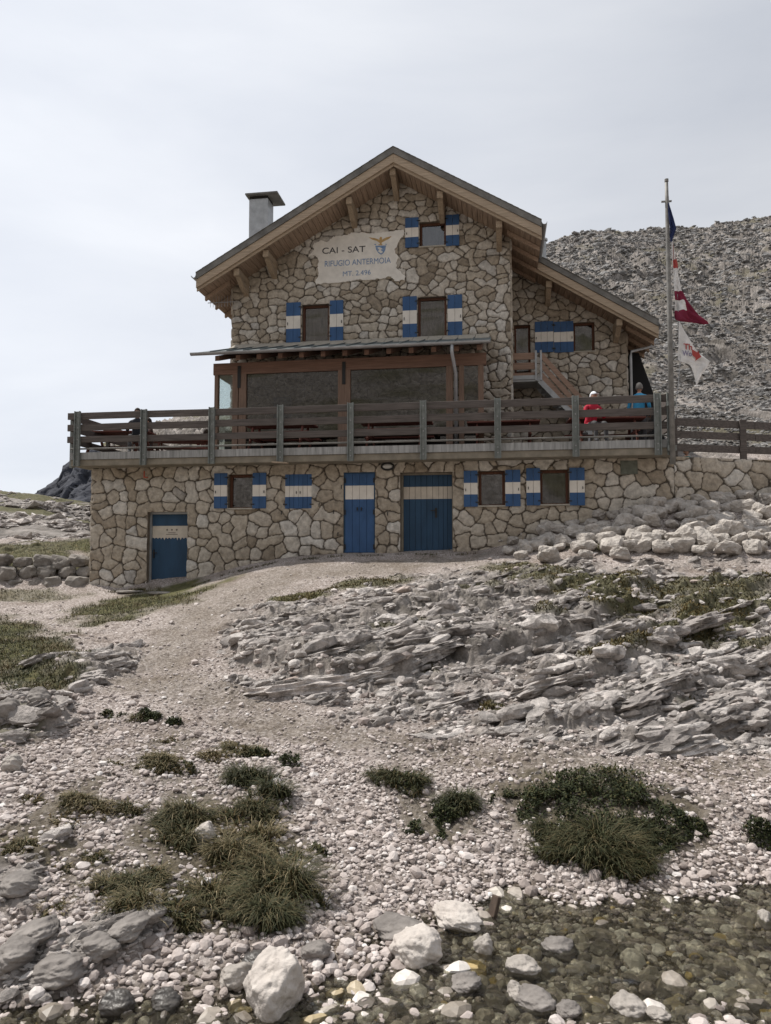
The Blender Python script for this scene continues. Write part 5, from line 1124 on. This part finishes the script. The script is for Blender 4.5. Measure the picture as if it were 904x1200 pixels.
def tussock(px, py, rpx, L, n, tone, label, grp='grass tussocks on the gravel banks', ell=.55, droop=-.7, name='grass_tussock'):
    u, D, z = ground_at(px, py); x0, y0 = to_world(u*D, D); r = rpx/FPX*D; t = rs.uniform(0, 2*np.pi, n); q = np.sqrt(rs.rand(n))*r*(1+.22*np.sin(t*3+px)+.13*np.sin(t*5+py))
    ox = q*np.cos(t); oy = q*np.sin(t)*ell*1.3; x = x0+ox; y = y0+oy; kk_ = fbm(x*5.5, y*5.5, 3, 801) > (-.12 if rpx < 45 else -.4); ox, oy, x, y, q = ox[kk_], oy[kk_], x[kk_], y[kk_], q[kk_]; n = len(x); zz = zg(x, y)[0]-.01
    hump = .26*L*np.clip(1-(q/r)**2, 0, 1)*np.minimum(1, r/.12); az = np.arctan2(oy-.35*r, ox*1.2)+rs.normal(0, .8, n)
    V, F, nv = blades(np.stack([x, y, zz+hump*.6], -1), az, .72*L*rs.uniform(.3, 1.25, n), .0055*max(1, D/5), 1.15, droop, rs)
    tn = np.clip(tone+rs.normal(0, .17, n)+.25*(rs.rand(n) < .1), 0, 1)
    hd = empty(name, (x0, y0, float(z))); tag(hd, label, 'grass', grp)
    np_mesh('blades', V, F, M['grass'], hd, False, attrs={'tint': np.repeat(tn, nv)})
    # dense thatch and litter under the blades
    m_ = int(n*1.6); t = rs.uniform(0, 2*np.pi, m_); q = np.sqrt(rs.rand(m_))*r*1.08*(1+.22*np.sin(t*3+px)+.13*np.sin(t*5+py)); x = x0+q*np.cos(t); y = y0+q*np.sin(t)*ell*1.3; zz = zg(x, y)[0]
    V, F, nv = blades(np.stack([x, y, zz-.005+.25*L*np.clip(1-(q/r)**2, 0, 1)*rs.rand(m_)], -1), rs.uniform(0, 6.28, m_), L*rs.uniform(.12, .35, m_), .011*max(1, D/5), .6, -.3, rs, seg=2, jit=.6)
    np_mesh('thatch', V, F, M['moss'], hd, False, attrs={'tint': np.repeat(np.clip(tone*.9+rs.normal(.1, .25, m_), 0, 1), nv)})
def shrub(px, py, rpx, h, n, tone, label, ell=.5, grp='low leafy shrubs on the gravel banks'):
    u, D, z = ground_at(px, py); x0, y0 = to_world(u*D, D); r = rpx/FPX*D; t = rs.uniform(0, 2*np.pi, n); q = np.sqrt(rs.rand(n))*r*(1+.2*np.sin(t*3+px)+.15*np.sin(t*7+py))
    x = x0+q*np.cos(t); y = y0+q*np.sin(t)*ell*1.4; kk_ = fbm(x*4.5, y*4.5, 3, 821) > -.28; x, y, q = x[kk_], y[kk_], q[kk_]; n = len(x); zz = zg(x, y)[0]; hh = h*np.clip(1-(q/r)**2, 0.05, 1)**.6*(.55+.6*np.clip(fbm(x*7, y*7, 3, 31)+.5, 0, 1))*rs.rand(n)**.45
    V, F, nv = blades(np.stack([x, y, zz+hh], -1), rs.uniform(0, 6.28, n), .026*rs.uniform(.6, 1.4, n)*max(1, D/6), .015*max(1, D/6), .5, -.1, rs, seg=2, jit=.7)
    hd = empty('low_shrub', (x0, y0, float(z))); tag(hd, label, 'shrub', grp); np_mesh('leaves', V, F, M['moss'], hd, False, attrs={'tint': np.repeat(np.clip(tone+rs.normal(0, .2, n), 0, 1), nv)})
G1 = 'olive grass tussock on the left bank'; G2 = 'small dry brownish tussock on the left slope'
G3 = 'yellow green mossy cushion at the left'
TUS = [(702,1003,54,.30,2600,.45,'largest drooping grass tussock, right of centre on the bank'), (655,985,34,.24,900,.35,'grass tussock at the left foot of the large mound'), (760,990,30,.22,700,.32,'grass tussock at the right foot of the large mound'),
          (470,918,32,.22,1000,.40,'dense dark tussock at centre beside the path'), (538,945,22,.24,700,.30,'tall dark tussock right of the central one'),
          (290,918,26,.26,800,.34,'tall green tussock in front of the leafy shrub, left of centre'), (318,935,24,.24,700,.36,'second green tussock, just right of the tall one left of centre'),
          (335,1052,36,.40,1600,.48,'long drooping tussock hanging over the left bank edge'),
          (305,1030,34,.26,900,.62,'dry straw coloured tussock above the long drooping one'), (270,1010,34,.24,900,.66,'dry brown tussock in the middle of the left grass patch'),
          (300,985,30,.22,700,.70,G1), (220,960,26,.24,700,.55,G1), (212,990,24,.24,600,.55,G1), (250,1055,36,.22,900,.58,G1), (205,1072,30,.2,700,.55,G1), (160,1062,30,.2,700,.6,G1), (128,1045,22,.16,450,.62,G1), (303,1075,30,.26,800,.5,G1), (275,960,22,.2,500,.6,G1), (345,1010,18,.18,400,.55,G1), (180,1030,18,.16,350,.6,G1),
          (284,882,30,.14,900,.6,'brown tussock strip just above the tall green tussock left of centre'),(95,940,26,.13,800,.66,'brown turf patch on the left bank slope, the wider one'),(190,900,26,.15,800,.62,'brown turf hanging below the dry tussocks on the left slope'),(298,955,26,.2,800,.5,'dark tussock linking the green tussocks to the straw coloured ones'),(205,968,22,.2,800,.42,'dark green tussock left of the white block'),(320,1085,24,.26,800,.4,'lowest dark tussock of the left bank, under the drooping one'),(150,1040,30,.16,900,.5,'broad low turf left of the dry brown tussock'),
          (190,890,24,.16,500,.72,G2), (198,868,14,.12,300,.7,G2), (112,948,24,.12,450,.8,G2), (80,965,20,.1,350,.8,G2), (165,842,14,.11,260,.6,G2), (40,940,14,.08,200,.75,G2), (250,888,20,.12,350,.78,G2), (150,952,18,.14,350,.55,G2), (110,1058,18,.12,300,.7,G2), (60,1070,16,.1,250,.75,G2), (135,895,12,.08,180,.7,G2),
          (24,992,22,.08,500,.68,G3), (70,1018,15,.07,350,.66,G3), (112,1008,15,.08,350,.62,G3), (8,1000,14,.08,300,.62,G3)]
for a in TUS:
    if a[6] in (G1, G2, G3):
        same = sorted(b[0] for b in TUS if b[6] == a[6]); k_ = same.index(a[0]); n_ = len(same)
        ords = ['leftmost', 'second from the left', 'third from the left', 'fourth from the left', 'fifth from the left', 'middle one', 'fifth from the right', 'fourth from the right', 'third from the right', 'second from the right', 'rightmost'] if n_ == 11 else (['leftmost', 'second from the left', 'third from the left', 'rightmost'] if n_ == 4 else None)
        assert ords, n_
        a = a[:6]+(a[6]+', '+ords[k_]+' of them',)
    tussock(*a, name='grass_tussock')
for a in [(690,950,80,.20,5200,.30,'wide dark leafy mound behind the largest tussock'), (770,965,42,.16,2400,.28,'dark leafy shrub on the right shoulder of the mound'), (635,945,34,.14,1500,.38,'brownish leafy shrub on the left shoulder of the mound'),
          (590,940,14,.10,500,.35,'tiny round shrub left of the large mound'), (346,895,20,.12,800,.30,'dark leafy shrub above the green tussocks left of centre'), (305,888,14,.09,450,.45,'small brown shrub next to the dark leafy one left of centre'),
          (500,975,22,.10,800,.35,'low shrub below the central tussock'), (522,960,18,.12,700,.30,'low shrub between the central tussock and the tall one'), (893,985,22,.14,1000,.30,'dark shrub cut by the right edge'),
          (175,842,14,.09,450,.35,'small round shrub on the left slope above the dry tussocks'), (204,850,10,.08,300,.35,'smallest round shrub on the left slope'), (132,840,14,.07,400,.40,'flat shrub at the end of the left slope'), (215,905,16,.08,450,.55,'brown low shrub just right of the dry tussock on the left slope'), (815,972,16,.08,400,.35,'thin shrub at the right end of the mound'), (372,1000,12,.06,200,.5,'sparse low plant right of the left grass patch'), (710,925,60,.12,2200,.45,'brown heath along the top of the large mound')]:
    shrub(*a)
# grass and moss cover: nobody could count it
def cover(name, n, d0, d1, thr, L, w, mt, tone, umax=.72, cond=None, e1=-.2, area=None):
    u = rs.uniform(-umax, umax, n) if area is None else rs.uniform(*area[:2], n); d = np.exp(rs.uniform(math.log(d0), math.log(d1), n)); g_ = sample(u, d, GR); k_ = g_ > thr+rs.uniform(0, .3, n)
    if cond is not None: k_ &= cond(u, d)
    u, d = u[k_], d[k_]; x, y = to_world(u*d, d); z = sample(u, d, ZN)-.01; m_ = len(u); cl = fbm(x*1.5, y*1.5, 3, 71)
    V, F, nv = blades(np.stack([x, y, z], -1), rs.uniform(0, 6.28, m_), L*rs.uniform(.5, 1.3, m_)*(1+.6*cl), w, 1.1, e1, rs, seg=2, jit=.35)
    tag(np_mesh(name, V, F, mt, None, False, attrs={'tint': np.repeat(np.clip(tone+rs.normal(0, .15, m_)+.35*cl, 0, 1), nv)}), kind='stuff')
cover('grass', 260000, 7.5, 24, .25, .085, .011, M['grass'], .52, cond=lambda u, d: ((d < 16.5) | (u < -.30)) & (u < -.15))
M['heath'] = ramp_mat('brown_moss', 'tint', [(0, (.022, .022, .010)), (.35, (.045, .040, .016)), (.7, (.095, .075, .028)), (1, (.17, .12, .05))], rough=.85, bump=0, nvar=.25, nscale=6)
cover('moss', 330000, 8, 19, .12, .05, .018, M['heath'], .5, cond=lambda u, d: (u > -.15) & (d < 19))
# fringe of grass along the foot of the walls
def fringe(pts, n, L, tone):
    pts = [ground_at(*p) for p in pts]; U_ = np.array([p[0] for p in pts]); D_ = np.array([p[1] for p in pts]); t = rs.uniform(0, len(pts)-1, n); u = np.interp(t, range(len(pts)), U_); d = np.interp(t, range(len(pts)), D_)+np.abs(rs.normal(0, .10, n))*-1+.06
    k_ = rs.rand(n) < sstep(-.35, .3, fbm(u*d*1.6, d*0+2, 3, 55)); u, d = u[k_], d[k_]; x, y = to_world(u*d, d); z = sample(u, d, ZN); n = len(u)
    V, F, nv = blades(np.stack([x, y, z], -1), rs.uniform(0, 6.28, n), L*rs.uniform(.4, 1.2, n), .011, 1.2, -.2, rs, seg=2); tag(np_mesh('grass', V, F, M['grass'], None, False, attrs={'tint': np.repeat(np.clip(tone+rs.normal(0, .2, n), 0, 1), nv)}), kind='stuff')
fringe([(225, 688), (262, 674), (330, 658), (400, 652), (470, 650), (560, 649)], 1500, .07, .55)
fringe([(110, 693), (150, 693), (170, 692)], 500, .10, .6); fringe([(570, 632), (640, 606), (700, 588), (780, 580), (904, 578), (960, 578)], 5000, .14, .35)


# ------------------------------------------------------------------ flagpole and flags
YF_ = 17.02; xf = on(785.5, 400, YF_)[0]; zft = on(782, 213, YF_)[1]
fp = empty('flagpole', (xf, YF_, 4.4)); tag(fp, 'tall thin grey flagpole at the right end of the terrace', 'flagpole')
MB().tube([(xf, YF_, 4.2), (xf, YF_, 7.5), (xf, YF_, zft-.5), (xf, YF_, zft)], [.062, .055, .042, .035], 12).build('pole', M['pole'], fp, smooth=True)
MB().tube([(xf+.03, YF_-.03, zft-.35), (xf+.075, YF_-.03, zft-1.4), (xf+.17, YF_-.03, 8.2), (xf+.2, YF_-.03, 6.5), (xf+.06, YF_-.03, 5.2)], .007, 5).build('rope', M['zinc'], fp)
MB().box(xf-.12, xf+.10, YF_-.02, YF_+.02, zft-.47, zft-.44).tube([(xf, YF_, zft), (xf, YF_, zft+.06)], .045, 8).build('finial', M['pole'], fp); MB().box(xf-.09, xf+.09, YF_+.0, YF_+.13, 4.5, 4.62).box(xf-.09, xf+.09, YF_+.0, YF_+.13, 5.5, 5.6).build('clamp', M['post'], fp)
def cloth_mat(n, c):
    m = mat(n, c, .85, var=.12, nscale=6); N, L = m.node_tree.nodes, m.node_tree.links; p = N['Principled BSDF']; src = p.inputs['Base Color'].links[0].from_socket
    t = N.new('ShaderNodeBsdfTranslucent'); L.new(src, t.inputs['Color']); a = N.new('ShaderNodeMixShader'); a.inputs[0].default_value = .35; o = N['Material Output']; L.new(p.outputs[0], a.inputs[1]); L.new(t.outputs[0], a.inputs[2]); L.new(a.outputs[0], o.inputs['Surface']); return m
CL = [cloth_mat('navy_cloth', (.03, .045, .13)), cloth_mat('white_cloth', (.80, .79, .78)), cloth_mat('maroon_cloth', (.26, .035, .075)), cloth_mat('red_cloth', (.50, .10, .09)), cloth_mat('pink_cloth', (.52, .38, .36))]
def flag(name, rows, colf, label, ns=14, sub=5, wave=.05):
    ys = np.linspace(rows[0][0], rows[-1][0], (len(rows)-1)*sub+1); xl = np.interp(ys, [r[0] for r in rows], [r[1] for r in rows]); xr = np.interp(ys, [r[0] for r in rows], [r[2] for r in rows]); V = []; 
    for i, y_ in enumerate(ys):
        for k in range(ns+1):
            f = k/ns; px_ = xl[i]+(xr[i]-xl[i])*f; X_, Z_ = on(px_, y_, YF_-.05); wd_ = (xr[i]-xl[i])/40; V.append((X_, YF_-.05+wave*min(1, wd_*1.5)*(math.sin(f*9+i*.25)+.5*math.sin(f*19-i*.4)), Z_))
    F = []; mi = []
    for i in range(len(ys)-1):
        for k in range(ns): a = i*(ns+1)+k; F.append((a, a+1, a+ns+2, a+ns+1)); mi.append(colf(xl[i]+(xr[i]-xl[i])*(k+.5)/ns, (ys[i]+ys[i+1])/2))
    o = np_mesh(name, V, F, CL, None, True, mat_idx=mi, loc=V[0]); s_ = o.modifiers.new('solid', 'SOLIDIFY'); s_.thickness = .004; return tag(o, label, 'flag')
flag('flag', [(238, 783, 784.2), (246, 783, 786.5), (256, 784, 789.5), (268, 785, 793), (272, 785, 791.5), (280, 785.5, 788.5), (284, 786, 787.5)], lambda x, y: 0, 'furled navy blue flag at the top of the flagpole', wave=.06)
flag('flag', [(283, 787, 788.5), (292, 787.3, 790.5), (300, 787.6, 792), (310, 788, 794.5), (318, 789, 794.8), (330, 789.5, 796.5), (341, 790.5, 799), (342, 790.5, 800.5), (352, 791, 806.5), (363, 791, 813), (370, 791.5, 819), (375, 792.5, 826), (377, 800, 829), (380, 821, 831)],
     lambda x, y: (4 if (x-787) % 3 > 1.4 else 1) if y < 304 else (3 if (y < 314 and x > 788.8) else (1 if y < 341.5 else (1 if (352 < y < 363 and x < 806-(363-y)*.3-1) else 2))), 'tattered flag with white upper half and maroon lower half with a white block', wave=.05)
fl3 = flag('flag', [(377, 796, 797), (384, 795.7, 800), (394, 795.4, 806), (404, 795, 812), (414, 794.8, 820), (421, 794.8, 828), (423.5, 797, 831.5), (427, 808, 831), (432, 811, 828), (438, 813, 823), (445, 815, 819.5), (452, 816.2, 817)], lambda x, y: 1, 'white flag with orange and grey lettering and a red arrow, lowest on the pole', wave=.022)
text('Th', fl3, CL[3], 0, 10, 0, 1, 6.5, Y=YF_-.085, bold=.02, origin=(801.5, 409), k_=1.0)
text('Wo', fl3, mat('violet_grey_ink', (.22, .20, .30), .8), 0, 11, 0, 1, 6, Y=YF_-.085, bold=.02, origin=(800, 416.5), k_=1.0)
def fpoly(pts): return [on(x, y, YF_-.09) for x, y in pts][::-1]
MB().prism(fpoly([(811, 409), (817.5, 413), (818, 410.5), (822, 418), (815, 423), (815.5, 419.5), (811.5, 416)]), YF_-.089, YF_-.084).build('emblem', CL[3], fl3)

# ------------------------------------------------------------------ tables on the terrace
def picnic_table(x, y, rz, label):
    t = empty('picnic_table', (0, 0, 0)); tag(t, label, 'table', 'picnic tables on the terrace'); mb = MB()
    for i in range(5): mb.box(-.9, .9, -.36+i*.146, -.36+i*.146+.134, .71, .75)
    mb.build('tabletop', M['table'], t, bevel=.004)
    for s_ in (-1, 1): MB().box(-.9, .9, s_*.62-.13, s_*.62+.13, .42, .46).build('bench', M['table'], t, bevel=.004)
    for s_ in (-1, 1): MB().beam((s_*.65, -.62, 0), (s_*.65, -.22, .71), .04, .09).beam((s_*.65, .62, 0), (s_*.65, .22, .71), .04, .09).box(s_*.65-.02, s_*.65+.02, -.72, .72, .34, .42).build('leg_frame', M['table'], t)
    t.location = (x, y, ZT+.001); t.rotation_euler.z = rz; return t
picnic_table(on(140, 500, 18.7)[0], 18.75, .1, 'reddish picnic table on the far left of the terrace'); picnic_table(on(212, 500, 20.2)[0], 20.4, .3, 'reddish picnic table on the left terrace, nearer the porch')
picnic_table(on(330, 500, 18.3)[0], 18.25, 0, 'picnic table behind the railing below the left porch window'); picnic_table(on(465, 500, 18.3)[0], 18.25, 0, 'picnic table behind the railing below the wide porch window'); picnic_table(on(710, 500, 18.6)[0], 18.7, .05, 'picnic table beside the red clad guest on the right'); picnic_table(on(590, 500, 18.8)[0], 18.8, 0, 'picnic table near the foot of the outside stair')

# ------------------------------------------------------------------ people
SKIN = mat('skin', (.42, .24, .17), .55); 
def person(x, y, z, rz, seated, top, legs, hair, label, lean=.05, cap=None, long_sleeve=True, z_off=0.0):
    h = .45 if seated else .88                                   # hip height
    P = [(0, 0, h), (0, -.01, h+.18), (0, -lean, h+.36), (0, -lean-.01, h+.47), (0, -lean-.03, h+.555), (0, -lean-.035, h+.60)]
    Rr = [(.155, .12), (.14, .11), (.165, .12), (.12, .09), (.052, .055), (.055, .06)]; E_ = [(0, 1), (1, 2), (2, 3), (3, 4), (4, 5)]
    def chain(a, pts, rr_):
        for p_, r_ in zip(pts, rr_): P.append(p_); Rr.append((r_, r_)); E_.append((a, len(P)-1)); a = len(P)-1
    for s_ in (-1, 1):
        if seated: chain(0, [(s_*.10, -.05, h), (s_*.13, -.42, h+.04), (s_*.14, -.44, h-.36), (s_*.14, -.52, .03)], [.09, .062, .05, .04])
        else: chain(0, [(s_*.10, 0, h-.06), (s_*.11, -.03, h-.44), (s_*.12, .02, .09), (s_*.13, -.10, .035)], [.092, .062, .046, .04])
        sh = (s_*.19, -lean, h+.44)
        if seated: chain(3, [sh, (s_*.25, -lean-.08, h+.20), (s_*.15, -lean-.30, h+.30), (s_*.13, -lean-.37, h+.31)], [.058, .044, .034, .028])
        else: chain(3, [sh, (s_*.25, -.0, h+.18), (s_*.22, -.18, h+.02), (s_*.20, -.25, h+.02)], [.058, .044, .034, .028])
    me = bpy.data.meshes.new('person'); me.from_pydata(P, E_, []); o = bpy.data.objects.new('tmp', me); COL.objects.link(o); md = o.modifiers.new('s', 'SKIN'); sv = me.skin_vertices[0].data
    for i, r_ in enumerate(Rr): sv[i].radius = r_
    sv[0].use_root = True; o.modifiers.new('d', 'SUBSURF').levels = 2; dg = bpy.context.evaluated_depsgraph_get(); m2 = bpy.data.meshes.new_from_object(o.evaluated_get(dg)); bpy.data.objects.remove(o)
    import bmesh
    bm = bmesh.new(); bm.from_mesh(m2); hc = Vector((0, -lean-.05, h+.70))
    r0 = bmesh.ops.create_icosphere(bm, subdivisions=3, radius=1)
    for v in r0['verts']:                                        # head with brow, nose and jaw
        p_ = v.co.copy(); q = Vector((p_.x*.076, p_.y*.095, p_.z*.118))
        if p_.z < -.2: q.x *= 1-.25*(-p_.z-.2); q.y *= 1-.12*(-p_.z-.2)
        if p_.y < -.75 and abs(p_.x) < .22 and -.35 < p_.z < .15: q.y -= .02*(1-abs(p_.x)/.22)
        v.co = q+hc
    for s_ in (-1, 1):
        r1 = bmesh.ops.create_icosphere(bm, subdivisions=1, radius=1)
        for v in r1['verts']: v.co = Vector((v.co.x*.012+s_*.077, v.co.y*.02-lean-.045, v.co.z*.03+h+.695))
        r1 = bmesh.ops.create_icosphere(bm, subdivisions=1, radius=1)
        for v in r1['verts']: v.co = Vector((v.co.x*.013+s_*.03, v.co.y*.006-lean-.05-.087, v.co.z*.007+h+.712))
    hy = (-lean-.41, h+.31) if seated else (-.29, h+.01)
    for s_ in (-1, 1):                                           # hands: palm, four fingers and thumb
        hx = s_*(.12 if seated else .195); mb_ = MB(); mb_.tube([(hx, hy[0]+.05, hy[1]), (hx, hy[0], hy[1]-.005), (hx, hy[0]-.045, hy[1]-.012)], [.024, .034, .030], 8)
        for f_ in range(4): fx = hx+(f_-1.5)*.017; ln = (.055, .068, .064, .048)[f_]; mb_.tube([(fx, hy[0]-.035, hy[1]-.008), (fx, hy[0]-.045-ln*.55, hy[1]-.012), (fx, hy[0]-.045-ln, hy[1]-.032)], [.009, .008, .006], 6)
        mb_.tube([(hx-s_*.022, hy[0]-.0, hy[1]-.005), (hx-s_*.045, hy[0]-.025, hy[1]-.012), (hx-s_*.052, hy[0]-.055, hy[1]-.022)], [.011, .009, .007], 6)
        vs = [bm.verts.new(v) for v in mb_.v]; [bm.faces.new([vs[i] for i in f]) for f in mb_.f]
    bm.to_mesh(m2); bm.free()
    for m_ in (SKIN, top, legs, M['black']): m2.materials.append(m_)
    for pl_ in m2.polygons:
        c = pl_.center; k = 1
        if c.z > h+.555: k = 0
        elif c.z < .075: k = 3
        elif c.z < h+.03 and not (abs(c.x) > .19 and c.y < -.12): k = 2
        if seated and c.z < h+.12 and c.y < -.13 and abs(c.x) < .24: k = 2
        if (c.y < hy[0]+.06 and abs(c.z-hy[1]) < .07): k = 0
        pl_.material_index = k; pl_.use_smooth = True
    b_ = bpy.data.objects.new('person', m2); COL.objects.link(b_); b_.location = (x, y, z); b_.rotation_euler.z = rz; tag(b_, label, 'person')
    # hair or cap as a child
    bm = bmesh.new(); bmesh.ops.create_icosphere(bm, subdivisions=3, radius=1)
    for v in bm.verts:
        p_ = v.co; v.co = Vector((p_.x*.086, p_.y*.104+.008, p_.z*.122))+hc+Vector((0, 0, .008))
    dl = [f for f in bm.faces if (f.calc_center_median()-hc).z < (.035 if (f.calc_center_median()-hc).y < -.02 else -.06)]; bmesh.ops.delete(bm, geom=dl, context='FACES')
    hm = bpy.data.meshes.new('hair'); bm.to_mesh(hm); bm.free(); hm.materials.append(cap or hair); ho = bpy.data.objects.new('cap' if cap else 'hair', hm); COL.objects.link(ho); ho.parent = b_; [setattr(q_, 'use_smooth', True) for q_ in hm.polygons]
    ho.modifiers.new('s', 'SOLIDIFY').thickness = .006
    if cap:
        br = MB().add([(hc.x+.075*math.cos(a), hc.y-.06-.10*max(0, math.sin(a))-.02, hc.z+.038) for a in np.linspace(0, math.pi, 12)]+[(hc.x+.075*math.cos(a), hc.y-.06-.10*max(0, math.sin(a))-.02, hc.z+.046) for a in np.linspace(0, math.pi, 12)], [tuple(range(11, -1, -1)), tuple(range(12, 24))]+[(i, i+1, i+13, i+12) for i in range(11)])
        q_ = br.build('brim', cap, None); q_.parent = b_
    return b_
cm = lambda n, c: mat(n, c, .85, var=.15, nscale=12)
gy = cm('grey_trousers', (.08, .08, .085)); dk = cm('dark_jacket', (.025, .027, .035)); hr = cm('dark_hair', (.03, .022, .017)); hg = cm('grey_hair', (.16, .15, .14))
person(on(692, 480, 18.0)[0], 17.98, ZT, R(25), True, cm('crimson_shirt', (.42, .02, .045)), gy, hr, 'person in a crimson shirt and white cap seated behind the railing', cap=cm('white_cap', (.72, .74, .78)), lean=.10)
person(on(749, 480, 18.9)[0], 18.9, ZT, R(160), False, cm('blue_jacket', (.03, .20, .36)), gy, hg, 'grey haired person in a bright blue jacket standing at the right end of the terrace')
person(on(163, 490, 18.2)[0], 18.15, ZT, R(20), True, dk, gy, hr, 'dark haired person in a dark jacket seated at the far left table')
person(on(177, 490, 19.4)[0], 19.45, ZT, R(-60), True, cm('brown_jacket', (.06, .035, .03)), gy, hr, 'person in a brown jacket seated beyond the dark haired one on the left')
person(on(240, 500, 21.2)[0], 21.3, ZT, R(200), True, cm('maroon_shirt', (.12, .03, .03)), gy, hr, 'person in a dark red shirt seated low behind the second left post')
xq, yq = to_world(pxu(808)*20.0, 20.0); zq = float(sample(pxu(808)/1.0, 20.0, ZN)); person(xq, yq, zq-.40, R(-30), True, cm('teal_jacket', (.03, .17, .17)), gy, hr, 'person in a teal jacket sitting on the ground behind the wooden fence')


# small loose things
def flat_stone(px, py, w, d_, lab, seed):
    r_ = np.random.RandomState(seed); g_ = gpoint(px, py); P = slab_shape(V2b, r_, el=(w, d_, .06), rough=.08)
    P = np.stack([P[:, 0], P[:, 1], P[:, 2]], -1); tag(np_mesh('stone_slab', P+np.array(g_)+np.array([0, 0, .02]), F2b, M['outcrop2'], None, False, loc=tuple(g_)), lab, 'stone slab')
flat_stone(152, 695, .42, .16, 'thin grey stone slab lying at the foot of the wall left of the low door', 3); flat_stone(188, 696, .34, .14, 'thin grey stone slab lying in front of the low blue door', 4)
g_ = gpoint(576, 1083); MB().beam((g_.x-.02, g_.y, g_.z-.05), (g_.x+.035, g_.y+.06, .12), .055, .03); wd = MB().beam((g_.x-.02, g_.y, g_.z-.05), (g_.x+.035, g_.y+.06, .12), .055, .03).build('wooden_stub', wood('wet_wood', (.07, .05, .038), 'z'), None, bevel=.006); tag(wd, 'short brown wooden stub sticking up at the water edge below the large tussock', 'wood')
